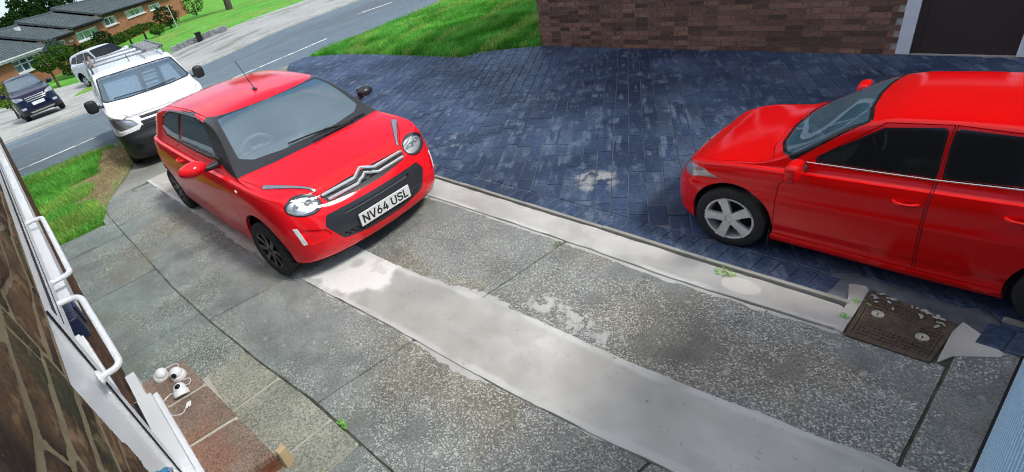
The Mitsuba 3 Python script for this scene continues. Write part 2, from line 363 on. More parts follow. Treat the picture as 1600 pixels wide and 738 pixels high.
def f_joint(p, n, uv): return mix((.035, .042, .028), (.13, .13, .105), fb(p.x*20, p.y*20, 1., 2))
mat('m_joint', mikit.proc(f_joint), .9, spec=.1)
def f_pjoint(p, n, uv): return mix((.07, .08, .10), (.22, .235, .26), fb(p.x*8, p.y*8, 1., 3))
mat('m_paver_joint', mikit.proc(f_pjoint), .9, spec=.1)
def f_road(p, n, uv):
    x, y = p.x, p.y; q = y-.22*x
    col = mix((.098, .128, .152), (.145, .178, .208), fb(x*.25, q*1.4, 1., 4))
    col = col*(.85+.3*fb(x*3, y*3, 2., 3))*(.85+.3*noi(x*40, y*40, 1.))
    pt = smo(.58, .64, fb(x*.15+2, q*.9+5, 9., 2)); return mix(col, (.10, .105, .115), pt*.5)
mat('m_road', mikit.proc(f_road), .85, spec=.25)
def f_pave(p, n, uv):
    x, y = p.x, p.y
    col = mix((.24, .245, .225), (.38, .38, .36), fb(x*.5, y*.5, 3., 4))*(.85+.3*fb(x*4, y*4, 2., 3))
    return mix(col, (.12, .13, .10), smo(.56, .72, fb(x*.6+3, y*.9, 7., 3))*.6)
mat('m_pavement', mikit.proc(f_pave), .85, spec=.2)
def f_turf(p, n, uv):
    x, y = p.x, p.y
    g = mix((.055, .19, .022), (.12, .34, .055), fb(x*.8, y*.8, 2., 4))
    return mix(g, (.20, .21, .06), smo(.52, .72, fb(x*.35, y*.6+3, 4., 4))*.5)*(.65+.7*fb(x*5, y*5, 1., 3))
mat('m_turf', mikit.proc(f_turf), .9, spec=.1)
mat('m_soil', (.055, .05, .038), .95, spec=.1)
mat('m_white_paint', mikit.proc(lambda p, n, uv: mix((.28, .285, .29), (.62, .62, .60), smo(.28, .55, fb(p.x*6, p.y*6, 3., 3)))), .7)
mat('m_edging', mikit.proc(lambda p, n, uv: mix((.20, .20, .17), (.42, .41, .37), fb(p.x*9, p.y*5, 2., 3))), .85)
# ---- ground, road, pavement, far lawn
sheet('ground', Polygon([(-260, -60), (300, -60), (300, 420), (-260, 420)]).difference(sbox(-1.6, -2.5, 10, 14.6)), 'm_turf', -.20, -.075, 6.)
tag('ground', kind='structure')
sheet('drive_bed', sbox(-1.6, -2.5, 10, 14.6), 'm_soil', -.20, -.075, 3.); tag('drive_bed', kind='structure')
road_n = [(-60, 7.6), (-.8, 12.75), (.41, 12.95), (3, 13.55), (6.66, 14.6), (9.8, 14.9), (13, 15.15), (40, 17.6), (90, 22)]
road_f = [(90, 31), (40, 27.5), (14, 25.0), (10, 24.9), (5, 23.6), (1.4, 21.4), (-.5, 18.3), (-2, 16.5), (-60, 9.5)]
road_f = [(90, 31), (40, 27.5), (14, 25.0), (10, 24.6), (5, 23.4), (1.4, 22.6), (-1.5, 21.8), (-60, 14)]
sheet('road', Polygon(road_n+road_f), 'm_road', -.12, -.03, 1.0); tag('road', kind='structure')
pv = [(90, 31.12), (40, 27.62), (14, 25.12), (10, 24.72), (5, 23.52), (1.4, 22.72), (-1.5, 21.92), (-60, 14.1)]
sheet('pavement', Polygon(pv[::-1]+[(60, 44), (17.8, 37.2), (10.8, 35.6), (8.15, 37.6), (4.5, 43), (1.6, 44.5), (-1.6, 43), (-60, 30)]), 'm_pavement', -.12, .055, 1.0); tag('pavement', kind='structure')
kerbs = [(-60, 14.06), (-1.5, 21.86), (1.4, 22.66), (5, 23.46), (10, 24.66), (14, 25.06), (40, 27.56)]
k0 = LineString(kerbs); i = 0
def kerb_stone(L, a, b, w=.06):
    P, Q = np.array(L.interpolate(a).coords[0]), np.array(L.interpolate(b-.012).coords[0]); d = (Q-P)/np.linalg.norm(Q-P); n = np.array([-d[1], d[0]])*w
    return extr([P-n, Q-n, Q+n, P+n], .20).translate([0, 0, -.13])
mat('m_kerb', mikit.proc(lambda p, n, uv: mix((.40, .39, .34), (.62, .61, .56), fb(p.x*2, p.y*2, 3., 3))), .85)
a = LineString(kerbs[:2]).length-3
while a < k0.length-14:
    obj('pavement__kerb_stone', to_tm(warp(kerb_stone(k0, a, a+.91), .5)), 'm_kerb'); a += .91
def line_mark(P, w=.11, key='road__lane_dash'):
    m = extr(LineString(P).buffer(w/2, cap_style=2), .006).translate([0, 0, -.0295]); obj(key, to_tm(warp(m, .6)), 'm_white_paint')
line_mark([(-3.4, 13.5), (.75, 14.78)]); line_mark([(2.2, 15.35), (8.6, 16.75)], .12); line_mark([(12.2, 20.2), (13.9, 19.9)], .14); line_mark([(15, 19.8), (19, 20.4)], .12)
# ---- our drive: slabs and poured strips, each its own piece
tag('drive', kind='structure')
def region(fl, fr, y0, y1, n=24):
    ys = np.linspace(y0, y1, n); return Polygon([(fl(y), y) for y in ys]+[(fr(y), y) for y in ys[::-1]])
def slab(poly, key='drive__slab', m='m_slab', top=0., seed=0, gap=.0065, amp=.006):
    poly = jag(poly.buffer(-gap), amp, .05, 7., seed)
    g = extr(poly, .10).translate([0, 0, top-.10]); g = g.refine_to_length(.25)
    def f(p):
        p = np.array(p); up = p[:, 2] > top-.05; q = np.c_[p[:, :2]*1.3, np.full(len(p), float(seed))]
        p[:, 2] += np.where(up, .010*(meshkit.fbm(q, 3, 2)-.5), 0); return p
    return obj(key, to_tm(g.warp_batch(f)), m, False)
step_x = lambda y: -.10-.03*(3.9-y)*0+(.155*(3.9-y)/1.42)*.9
sd = 0
def cuts(fl, fr, ys, key, m, slope=0., gap=.0065, top=0., amp=.006):
    global sd
    for a_, b_ in zip(ys[:-1], ys[1:]):
        sd += 1
        P = region(lambda y: fl(y), lambda y: fr(y), a_, b_)
        if slope: P = Polygon([(x, y+slope*(x-fl(y))) for x, y in P.exterior.coords])
        slab(P, key, m, top+.004*rng.uniform(-1, 1), sd, gap, amp)
WG = lambda y: FW(y)-.02
cuts(lambda y: max(WG(y), -.02 if 2.2 < y < 3.72 else -9), F1, (-.3, .75, 2.2), 'drive__slab', 'm_slab')
cuts(WG, F1, (3.72, 4.62, 6.02), 'drive__slab', 'm_slab')
cuts(WG, F1, (6.02, 7.5, 8.18), 'drive__slab', 'm_slab')
cuts(lambda y: -.06, F1, (8.19, 9.25), 'drive__slab', 'm_slab')
cuts(F1, F2, (-.3, .95, 2.72, 4.45, 6.27, 7.9, 9.3), 'drive__slab', 'm_slab', -.14)
slab(Polygon([(F3(y), y-.06*0) for y in np.linspace(-.046, 2.50, 20)]+[(F4(y), y-.12*(F4(y)-F3(y))) for y in np.linspace(2.50, .1, 20)]+[(2.95, -.094)]), 'drive__slab', 'm_slab', 0, 70)
cuts(F3, F4, (2.50, 4.35, 6.2, 7.9, 9.3), 'drive__slab', 'm_slab', -.12)
slab(Polygon([(F3(-.06)+.004, -.050), (2.95, -.098), (3.45, -.125), (3.45, -.40), (2.17, -.40)]), 'drive__slab', 'm_slab', 0, 71)
cuts(F2, F3, (-.3, 9.3), 'drive__cement_strip', 'm_strip', gap=-.020, top=.011, amp=.016)
slab(Polygon([(F4(y), y) for y in np.linspace(.42, 9.3, 30)]+[(F5(y)-.025, y) for y in np.linspace(9.3, .42, 30)]), 'drive__cement_strip', 'm_strip', .012, 80, -.006, .010)
slab(Polygon([(2.93, -.045), (3.24, -.062), (3.36, -.095), (3.17, -.30), (3.03, -.10)]), 'drive__cement_patch', 'm_strip', .006, 81, .002, .01)
slab(Polygon([(2.91, .37), (2.92, .42), (3.20, .43), (3.40, .47), (3.41, .36)]), 'drive__cement_patch', 'm_strip', .016, 82, .002, .012)
obj('drive__joint_filling', to_tm(extr(Polygon([(WG(-.4), -.4), (3.44, -.4), (3.44, .5), (3.1, .5), (3.06, 9.28), (-.06, 9.28), (-.06, 8.2), (WG(8.2), 8.2)]), .06).translate([0, 0, -.068])), 'm_joint')
# approach in front of the drive (crossover) out to the road
slab(Polygon([(-.08, 9.27), (3.1, 9.3), (5.9, 14.3), (3, 13.45), (.55, 12.9), (.45, 11.5), (.2, 10.4)]), 'drive__crossover', 'm_pavement', -.012, 90, .004, .02)
# pale paving slabs by the doorstep
mat('m_pale0', mikit.proc(lambda p, n, uv: mix((.20, .205, .165), (.37, .365, .30), fb(p.x*3, p.y*3, 1., 3))*(.62+.76*aggregate(p, 95.)[0])*(.85+.3*noi(p.x*190, p.y*190, 4.))), .85, spec=.2)
bump('m_pale', 'm_pale0', lambda p, n, uv: .0012*noi(p.x*140, p.y*140, 1.))
for a_, b_ in ((2.2, 2.50), (2.515, 3.165), (3.18, 3.72)):
    sd += 1; slab(region(lambda y: -.03, lambda y: F1(y)-.010, a_, b_, 6), 'drive__paving_slab', 'm_pale', .012, sd, .004, .003)
mat('m_mortar', mikit.proc(lambda p, n, uv: mix((.36, .34, .28), (.52, .50, .43), fb(p.x*14, p.y*14, 1., 3))), .9)
obj('drive__mortar_joint', to_tm(extr(region(lambda y: -.12, lambda y: F1(y)-.014, 2.2, 3.715, 6), .066).translate([0, 0, -.06])), 'm_mortar')
# ---- the neighbour's drive of dark blue blocks
tag('paved_drive', kind='structure')
nb_edge = [(3.19, -2.4), (3.19, .4), (3.17, 2.4), (3.15, 4.4), (3.11, 9.3), (5.95, 14.35), (6.55, 14.45), (7.0, 12.9), (7.12, 11.0), (7.18, 9.2), (7.22, 8.25), (7.55, 8.1), (7.85, 7.5), (8.1, 6.78), (8.1, -2.4)]
NB = Polygon(nb_edge)
slab(NB.buffer(-.01), 'paved_drive__bed', 'm_paver_joint', .004, 91, .0, .0)
F6 = lambda y: F5(y)+.24+.02*math.sin(y)
def block(quad, z, ch=.006, h=.05):
    """one paving block: a frustum with a slightly tilted top"""
    q = np.asarray(quad, float); c = q.mean(0); tl = rng.uniform(-.0015, .0015, 2)
    in_ = c+(q-c)*(1-2*ch/np.linalg.norm(q-c, axis=1, keepdims=True).clip(.03))
    k = len(q); zt = z+rng.uniform(-.002, .002)
    V = np.vstack([np.c_[q, np.full(k, z-h)], np.c_[q, np.full(k, zt-ch*.7)], np.c_[in_, zt+(in_-c)@tl*8]])
    F = []
    for a in range(k):
        b = (a+1) % k
        for o in (0, k): F += [(o+a, o+b, o+k+b), (o+a, o+k+b, o+k+a)]
    for a in range(1, k-1): F.append((2*k, 2*k+a, 2*k+a+1))
    m = trimesh.Trimesh(V, F, process=False)
    if m.face_normals[-1][2] < 0: m.invert()
    return m
field = NB.buffer(-.012).difference(Polygon([(0, -3)]+[(F6(y)+.012, y) for y in np.linspace(-2.4, 9.3, 40)]+[(0, 9.3)])).difference(Polygon([(2.8, -.24), (3.48, -.24), (3.52, .5), (2.8, .5)]))
blocks = []
y = -2.3
while y < 9.2:                                             # soldier course along the edging
    w = .118
    q = [(F5(y)+.036, y+.02), (F6(y), y-.01), (F6(y+w), y+w-.01-.008), (F5(y+w)+.036, y+w+.02-.008)]
    if not (-.26 < y < .42): blocks.append(q)
    y += w
ua, va = np.array([.86, .51]), np.array([.51, -.86]); o_ = np.array([5., 4.])
for r in range(-60, 75):
    s_, odd = -12+rng.uniform(0, .3), 0
    while s_ < 14:
        L = rng.choice([.22, .30, .30, .38, .45]); a_ = o_+ua*s_+va*(r*.165); s_ += L
        q = [a_+ua*.004+va*.004, a_+ua*(L-.004)+va*.004, a_+ua*(L-.004)+va*.161, a_+ua*.004+va*.161]
        P = Polygon(q)
        if not field.intersects(P): continue
        P2 = P if field.contains(P) else P.intersection(field)
        if P2.geom_type == 'Polygon' and P2.area > .004: blocks.append(list(P2.simplify(.004).exterior.coords)[:-1])
def px_of(x, y, z=0.):
    d = np.array([x, y, z-CAM_H]); w = d@_f
    return (np.array([700+778.85*(d@_r)/w, 335.5-778.85*(d@_u)/w]), w) if w > .2 else (np.array([-9e3, 0]), 1.)
def shown(q):
    (a, w) = px_of(*np.mean(q, 0)); 
    vis = 0 < a[0] < 1600 and 0 < a[1] < 738 and not (a[0] > 850 and a[1] < 258) and not (a[0] > 990 and a[1] < 310)
    return (1 if vis else 0)*Polygon(q).area/w**3
order = sorted(range(len(blocks)), key=lambda i: -shown(blocks[i])); rest = []
for n_, i in enumerate(order):
    m = block(blocks[i], .014)
    if n_ < 290: obj('paved_drive__block', m, PAVERS[int(rng.choice(3, p=[.6, .22, .18]))])
    else: rest.append(m)
tone = rng.choice(3, len(rest), p=[.6, .22, .18])
for i_, nm_ in enumerate(('far_blocks', 'far_grey_blocks', 'far_dark_blocks')):
    obj('paved_drive__'+nm_, cat_([m for m, q in zip(rest, tone) if q == i_]), PAVERS[i_]); tag('paved_drive__'+nm_, kind='stuff')
ed = Polygon([(F5(y_)-.002, y_) for y_ in np.linspace(.42, 9.3, 30)]+[(F5(y_)+.033, y_) for y_ in np.linspace(9.3, .42, 30)])
y = .42
while y < 9.2:
    q = [(F5(y)-.0, y), (F5(y)+.032, y), (F5(y+.9)+.032, min(y+.9, 9.29)-.006), (F5(y+.9), min(y+.9, 9.29)-.006)]
    obj('paved_drive__edging_stone', block(q, .030, .004, .12), 'm_edging'); y += .9
obj('paved_drive__edging_stone', block([(3.44, -.24), (3.475, -.24), (3.475, -1.4), (3.44, -1.4)], .03, .004, .12), 'm_edging')
# ---- manhole cover
mh = thing('manhole_cover', 'rusty brown patterned inspection cover with two round lifting points, set in the drive corner', 'manhole cover')
MQ = np.array([(2.90, .36), (3.40, .35), (3.315, -.075), (2.915, -.025)])
def mq(u, v): return MQ[1]*(1-u)*(1-v)+MQ[2]*u*(1-v)+MQ[3]*u*v+MQ[0]*(1-u)*v
mat('m_rust0', mikit.proc(lambda p, n, uv: mix((.055, .045, .036), (.135, .098, .070), fb(p.x*9, p.y*9, 1., 4))*(.7+.6*noi(p.x*90, p.y*90, 2.))), .7, spec=.4); scene['m_rust'] = scene.pop('m_rust0')
def mquad(u0, u1, v0, v1): return [mq(u0, v0), mq(u1, v0), mq(u1, v1), mq(u0, v1)]
frame_ = Polygon(mquad(0, 1, 0, 1)).difference(Polygon(mquad(.05, .95, .06, .94)))
obj(mh+'__frame', to_tm(extr(frame_, .06).translate([0, 0, -.05])), 'm_rust')
obj(mh+'__cover', to_tm(extr(Polygon(mquad(.06, .94, .07, .93)), .05).translate([0, 0, -.045])), 'm_rust')
studs = []
for i in range(15):
    for j in range(13):
        u, v = .11+.78*i/14, .12+.76*j/12
        if (.30 < u < .70 and .36 < v < .64) or math.hypot((u-.22), (v-.42)) < .085 or math.hypot((u-.78), (v-.55)) < .085: continue
        du, dv = (.021, .010) if (i+j) % 2 else (.008, .024)
        studs.append(block(mquad(u-du, u+du, v-dv, v+dv), .0115, .001, .008))
obj(mh+'__raised_pattern', cat_(studs), 'm_rust'); tag(mh+'__raised_pattern', kind='stuff')
for u, v in ((.22, .42), (.78, .55)):
    c = mq(u, v); k = obj(mh+'__lifting_point', lathe([(0, .011), (.012, .011), (.013, .008), (.021, .008), (.023, .013), (.030, .013), (.032, .004)], 'z', 20).apply_translation((c[0], c[1], 0)), 'm_mortar', 40)
    obj(k+'__slot', bx(-.010, .010, -.003, .003, .010, .0125).apply_translation((c[0], c[1], 0)), 'm_under')
chips = [trimesh.creation.icosphere(1, 1).apply_scale((rng.uniform(.006, .022), rng.uniform(.004, .01), .004)).apply_transform(trimesh.transformations.rotation_matrix(rng.uniform(0, 3), (0, 0, 1))).apply_translation((*mq(rng.uniform(.05, .98), abs(rng.normal(0, .10))), .014)) for _ in range(30)]
obj(mh+'__cement_splash', cat_(chips), 'm_mortar'); tag(mh+'__cement_splash', kind='stuff')
peb = []
for k in range(150):
    x, y = rng.uniform(.1, 2.9), rng.uniform(.3, 8); s_ = rng.uniform(.003, .008)
    if k > 110: x, y = rng.normal(.5, .5), rng.normal(9.2, .35); s_ *= 1.8
    m = trimesh.creation.icosphere(1, s_); m.vertices *= rng.uniform(.6, 1.3, (1, 3)); peb.append(m.apply_translation((x, y, .012)))
obj('loose_stones', cat_(peb), 'm_edging'); tag('loose_stones', 'tiny pale loose stones scattered over the concrete drive', 'stones', kind='stuff')
# ---- grass
def blades(poly, n, h, w, key, m, seed, lean=.95):
    r = np.random.default_rng(seed); x0, y0, x1, y1 = poly.bounds
    from shapely import contains_xy
    P = np.empty((0, 2))
    while len(P) < n:
        q = r.uniform((x0, y0), (x1, y1), (n, 2)); P = np.vstack([P, q[contains_xy(poly, q[:, 0], q[:, 1])]])
    P = P[:n]; a = r.uniform(0, 2*np.pi, n); d = np.stack([np.cos(a), np.sin(a)], -1); e = np.stack([-d[:, 1], d[:, 0]], -1)
    cl = meshkit.fbm(np.c_[P*1.6, np.zeros(n)], 3, 4)
    hh = h*r.uniform(.5, 1.3, n)*(.6+.8*cl); le = r.uniform(.1, lean, n)*hh
    z = TZ(P[:, 0], P[:, 1])-.03
    V = np.zeros((n, 3, 3)); V[:, 0, :2] = P-e*w; V[:, 1, :2] = P+e*w; V[:, 2, :2] = P+d*le[:, None]
    V[:, 0, 2] = V[:, 1, 2] = z; V[:, 2, 2] = z+hh
    o = obj(key, trimesh.Trimesh(V.reshape(-1, 3), np.arange(3*n).reshape(-1, 3), process=False), m)
    return o
def f_grass(p, n, uv):
    x, y = p.x, p.y
    g = mix((.085, .32, .035), (.22, .60, .11), smo(.25, .75, fb(x*1.1+y*.4, y*1.6, 2., 4)))
    g = mix(g, (.44, .60, .15), smo(.48, .70, fb(x*.7+2, y*2.4-x*.8, 6., 3))*.65); g = g*(.72+.56*fb(x*2.6, y*2.6, 8., 3))
    return g*(.6+.8*noi(x*40, y*40, 3.))
scene['m_blade'] = {'type': 'principledthin', 'base_color': mikit.proc(f_grass), 'roughness': .6, 'diff_trans': .6, 'spec_trans': 0.}
GR = Polygon([(6.72, 14.5), (7.12, 12.6), (7.22, 10.5), (7.28, 9.1), (7.30, 8.32), (7.62, 8.16), (7.92, 7.55), (8.14, 6.9), (20, 6.9), (20, 15.6), (13, 15.05), (9.8, 14.8)])
sheet('front_lawn', GR, 'm_turf', -.12, -.02, 1.); tag('front_lawn', kind='structure')
blades(GR.intersection(sbox(6, 6.8, 13.5, 15.2)), 110000, .13, .0085, 'lawn_grass', 'm_blade', 3); tag('lawn_grass', 'bright green grass of the lawn beside the dark blue block drive', 'grass', kind='stuff')
GL = Polygon([(-1.0, 8.26), (-.60, 8.22), (-.06, 8.36), (.18, 9.3), (.62, 10.2), (1.0, 11.2), (1.0, 12.3), (.78, 12.85), (.41, 12.85), (-.8, 12.65), (-3, 12.4), (-3, 12), (-1.0, 12)])
sheet('verge_soil', GL, 'm_turf', -.12, -.004, .8); tag('verge_soil', kind='structure')
GD = jag(Polygon([(.02, 8.9), (.30, 9.2), (.72, 10.2), (1.02, 11.2), (1.02, 12.4), (.62, 12.75), (.40, 11.9), (.30, 11.0), (-.25, 10.9), (-.30, 10.6), (.12, 10.4), (.0, 9.9), (-.35, 9.75), (-.32, 9.5), (.0, 9.45)]), .09, .06, 4., 3).intersection(GL.buffer(.02))
mat('m_bare', mikit.proc(lambda p, n, uv: mix((.16, .125, .075), (.36, .30, .19), fb(p.x*5, p.y*5, 3., 4))*(.7+.6*noi(p.x*70, p.y*70, 1.))), .95, spec=.1)
sheet('verge_bare_soil', GD, 'm_bare', -.1, .012, .5); tag('verge_bare_soil', kind='structure')
scene['m_straw'] = {'type': 'principledthin', 'base_color': mikit.proc(lambda p, n, uv: mix((.34, .26, .12), (.58, .48, .27), noi(p.x*37, p.y*37, 2.))), 'roughness': .6, 'diff_trans': .5, 'spec_trans': 0.}
blades(GD, 9000, .07, .006, 'dry_grass', 'm_straw', 6, 1.6); tag('dry_grass', 'straw-coloured dried grass on the bare edge of the verge by the white van', 'grass', kind='stuff')
blades(GL.difference(GD.buffer(-.03)), 36000, .12, .0065, 'verge_grass', 'm_blade', 5); tag('verge_grass', 'green grass of the small verge between the house wall and the road', 'grass', kind='stuff')
wd = []
for (x, y, s_, n_) in ((3.10, 1.13, .045, 34), (2.77, 2.40, .02, 16), (3.22, .36, .03, 12), (.46, 2.4, .03, 20), (3.05, .40, .015, 8)):
    for k in range(n_):
        a = rng.uniform(0, 6.3); r_ = s_*math.sqrt(rng.uniform(0, 1)); L = rng.uniform(.008, .02); t = rng.uniform(0, 6.3)
        c = np.array([x+r_*math.cos(a)*1.0, y+r_*1.6*math.sin(a), .018+rng.uniform(0, .02)]); d = np.array([math.cos(t), math.sin(t), .4])*L; e = np.array([-math.sin(t), math.cos(t), 0])*L*.35
        wd.append(trimesh.Trimesh([c-d, c+e, c+d, c-e], [(0, 1, 2), (0, 2, 3)], process=False))
obj('weeds', cat_(wd), 'm_blade'); tag('weeds', 'small green weeds in the joints of the concrete drive', 'weeds', kind='stuff')
# ---------------------------------------------------------------- our house wall along the left, its door, ledge, rails
W0 = np.array([WA, 0., 0.]); wd_ = np.array([WB, 1., 0.]); wd_ /= np.linalg.norm(wd_); wn = np.array([wd_[1], -wd_[0], 0.])
WM = np.eye(4); WM[:3, 0] = wd_; WM[:3, 1] = [0, 0, 1]; WM[:3, 2] = wn; WM[:3, 3] = W0          # (along, up, out) -> world
if np.linalg.det(WM[:3, :3]) < 0: print('mirror')
def wb(a0, a1, z0, z1, o0, o1): return bx(a0, a1, z0, z1, o0, o1).apply_transform(WM)
def wpt(a, z, o): return W0+wd_*a+np.array([0, 0, z])+wn*o
mat('m_brick_dark', mikit.proc(lambda p, n, uv: mix((.045, .028, .020), (.115, .065, .042), noi(p.x*3+p.y*5.1, p.y*4.6, p.z*14.))*(.7+.6*fb(p.x*40, p.y*40, p.z*40, 2))), .85, spec=.2)
def f_stone(p, n, uv):
    t = fb(p.x*5+3, p.y*5, p.z*5, 4); s = fb(p.y*9+p.z*3, p.z*22, 2., 3)
    c = mix((.030, .020, .014), (.115, .068, .036), smo(.3, .7, t)); c = mix(c, (.22, .14, .075), smo(.55, .8, s)*.8)
    c = mix(c, (.045, .055, .028), smo(.55, .75, fb(p.y*2.2, p.z*2.2+4, 7., 3))*.6)
    return c*(.65+.7*noi(p.x*70, p.y*70, p.z*70))
mat('m_stone0', mikit.proc(f_stone), .8, spec=.25); bump('m_stone', 'm_stone0', lambda p, n, uv: .0045*fb(p.x*16, p.y*16, p.z*16, 4))
mat('m_wall_mortar', mikit.proc(lambda p, n, uv: mix((.13, .105, .065), (.26, .215, .14), fb(p.x*22, p.y*22, p.z*22, 3))), .95, spec=.1)
mat('m_upvc', mikit.proc(lambda p, n, uv: mix((.66, .68, .70), (.80, .81, .82), fb(p.x*2, p.y*3, p.z*3, 3))), .32, spec=.5)
mat('m_gasket', (.012, .012, .013), .6)
mat('m_quarry0', mikit.proc(lambda p, n, uv: mix(mix((.17, .12, .092), (.33, .245, .195), fb(p.x*4, p.y*4, 2., 3)), (.25, .125, .085), smo(.42, .62, fb(p.x*3+4, p.y*3, 6., 3))*.7)*(.60+.8*aggregate(p, 130.)[0])*(.8+.4*noi(p.x*210, p.y*210, 4.))), .85, spec=.2)
bump('m_quarry', 'm_quarry0', lambda p, n, uv: .0016*noi(p.x*120, p.y*120, p.z*120))
hs = thing('house_wall', 'dark brown brick and rough stone house wall running along the left picture edge', 'house')
obj(hs+'__backing', wb(-1.2, 19.2, 0, 1.76, -.30, -.055), 'm_wall_mortar')
P_st = sbox(-1.2, .0, 1.88, 1.60)                                      # the pier of stone next to the door
st_back = to_tm(extr(P_st.union(sbox(-1.2, 1.603, 19.2, 2.62)), .131).translate([0, 0, -.06])).apply_transform(WM)
obj(hs+'__cladding_mortar', st_back, 'm_wall_mortar')
# rough stones: an irregular mosaic
from scipy.spatial import Voronoi
rs = np.random.default_rng(21)
def stones(a0, a1, z0, z1, sx, sz, seedk):
    pts = []; j = 0; z = z0-sz
    while z < z1+sz:
        a = a0-sx+(j % 2)*sx*.5
        while a < a1+sx: pts.append((a/sx+rs.uniform(-.36, .36), z/sz+rs.uniform(-.36, .36))); a += sx
        z += sz; j += 1
    vo = Voronoi(np.array(pts)); out = []
    for i in range(len(pts)):
        rg = vo.regions[vo.point_region[i]]
        if -1 in rg or not rg: continue
        q = Polygon(vo.vertices[rg]*[sx, sz]).intersection(sbox(a0, z0, a1, z1))
        if q.is_empty or q.area < .002: continue
        q = q.buffer(-.0045).buffer(-.012, quad_segs=3).buffer(.012, quad_segs=3)
        if q.geom_type == 'Polygon' and q.area > .0015: out.append(q)
    return out
def stone_mesh(q, o, h):
    q = jag(q, .006, .03, 12., float(q.centroid.x))
    if q.geom_type != 'Polygon' or q.area < .001: return None
    m = extr(q, h).refine_to_length(.035)
    c = np.array(q.centroid.coords[0]); tl = rs.uniform(-.008, .008, 2); R_ = math.sqrt(q.area)
    bd = q.exterior
    from shapely import points, distance
    def f(p):
        p = np.array(p); up = p[:, 2] > h*.5
        d = distance(points(p[:, :2]), bd)
        bulge = h*(.25+.75*np.clip(d/(.022), 0, 1)**.5)+(p[:, :2]-c)@tl+.004*(meshkit.fbm(np.c_[p[:, :2]*9, np.full(len(p), c[0]*7)], 3, 3)-.5)
        p[:, 2] = np.where(up, np.maximum(bulge, .002), 0); p[:, 2] += o; return p
    return to_tm(m.warp_batch(f)).apply_transform(WM)
n_s = 0; far_st = []
for q in stones(-1.1, 1.875, .02, 2.6, .72, .155, 1)+stones(1.89, 9.0, 1.61, 2.6, .95, .165, 2)+stones(9.02, 19.1, 1.61, 2.6, 1.0, .2, 3):
    m = stone_mesh(q, .063, rs.uniform(.012, .018))
    if m is None: continue
    if q.centroid.x < 9: obj(hs+'__stone', m, 'm_stone', 40)
    else: far_st.append(m)
obj(hs+'__far_stones', cat_(far_st), 'm_stone', 40); tag(hs+'__far_stones', kind='stuff')
# brick courses below
bk = []
for r in range(17):
    a = 2.80+(.115 if r % 2 else 0)
    while a < 19.1:
        L = min(.215, 19.15-a)
        if L > .05 and True: bk.append(wb(a, a+L, r*.075+.008, r*.075+.073, -.05, rs.uniform(-.001, .004)))
        a += .225
obj(hs+'__brick_courses', cat_(bk), 'm_brick_dark'); tag(hs+'__brick_courses', kind='stuff')
# long white ledge
obj(hs+'__ledge', cat_([wb(3.47, 12.9, 1.165, 1.215, .006, .105), wb(3.47, 12.9, 1.10, 1.165, .085, .105)]), 'm_upvc', False)
# long white window frame just under the stone, black gasket along it
kw = obj(hs+'__window_frame', wb(2.80, 8.6, 1.475, 1.598, -.03, .062), 'm_upvc')
obj(hs+'__window_frame', wb(2.80, 8.6, 1.300, 1.450, -.03, .066), 'm_upvc')
obj(kw+'__gasket', wb(2.80, 8.6, 1.4505, 1.4745, -.03, .068), 'm_gasket')
obj(kw+'__gasket', wb(2.80, 8.6, 1.392, 1.400, .0, .0685), 'm_gasket')
# the white door in its frame, in the opening 1.95 .. 2.78
dk = obj(hs+'__door', wb(2.06, 2.63, .24, 1.56, -.05, .03), 'm_upvc')
for a0, a1, z0, z1, o in ((1.885, 2.05, .237, 1.60, .06), (2.65, 2.795, .237, 1.60, .066), (2.05, 2.65, 1.575, 1.60, .06)):
    obj(hs+'__door_frame', wb(a0, a1, z0, z1, -.06, o), 'm_upvc')
obj(dk+'__gasket', cat_([wb(2.052, 2.060, .25, 1.56, -.02, .045), wb(2.638, 2.648, .25, 1.56, .060, .068), wb(2.062, 2.628, 1.562, 1.573, -.02, .045)]), 'm_gasket')
th = obj(hs+'__threshold', cat_([wb(1.5, 3.62, .02, .235, -.05, .115), wb(3.62, 4.02, .02, .215, .02, .085)]), 'm_upvc')
obj(th+'__lip', wb(1.5, 3.62, .155, .205, .118, .150), 'm_upvc')
obj(th+'__rubber_strip', wb(1.5, 3.60, .2365, .244, -.02, .02), 'm_gasket')
# grab rails
def rail(P, label):
    k = thing('grab_rail', label, 'grab rail'); P = np.asarray(P, float)
    pts = []; r = .055
    for i, q in enumerate(P):
        if i in (0, len(P)-1): pts.append(q); continue
        d0 = (P[i-1]-q)/np.linalg.norm(P[i-1]-q); d1 = (P[i+1]-q)/np.linalg.norm(P[i+1]-q)
        for t in np.linspace(0, 1, 7): pts.append((1-t)**2*(q+d0*r)+2*t*(1-t)*q+t*t*(q+d1*r))
    obj(k+'__bar', tube([wpt(*q) for q in pts], .0165, 12), 'm_upvc', 50)
    for q in (P[0], P[-1]):
        m = lathe([(0, 0), (.04, 0), (.04, .006), (.03, .016), (.02, .02), (0, .02)], 'z', 20); A = WM.copy(); A[:3, 3] = wpt(*q)
        obj(k+'__flange', m.apply_transform(A), 'm_upvc', 40)
rail([(5.05, 1.30, .0), (5.05, 1.30, .17), (3.62, 1.30, .17), (3.62, 1.30, .0)], 'white tubular grab rail on the house wall, the one farther from the camera')
rail([(3.20, 1.34, .0), (3.16, 1.34, .165), (2.56, 1.17, .165), (2.60, 1.15, .06)], 'white tubular grab rail on the house wall, the nearer one above the doorstep')
mb = thing('wall_box', 'small dark navy box on the house wall beside the nearer grab rail', 'box')
mat('m_navy', (.010, .016, .05), .35)
obj(mb+'__case', rbox(.31, .15, .085, .012).apply_translation((3.30, 1.165, .055)).apply_transform(WM), 'm_navy', 30)
obj(mb+'__lid', rbox(.12, .13, .012, .005).apply_translation((3.37, 1.165, .102)).apply_transform(WM), 'm_navy', 30)
tr_ = thing('cable_trunking', 'short white plastic cable trunking on the wall between the navy box and the door', 'cable cover')
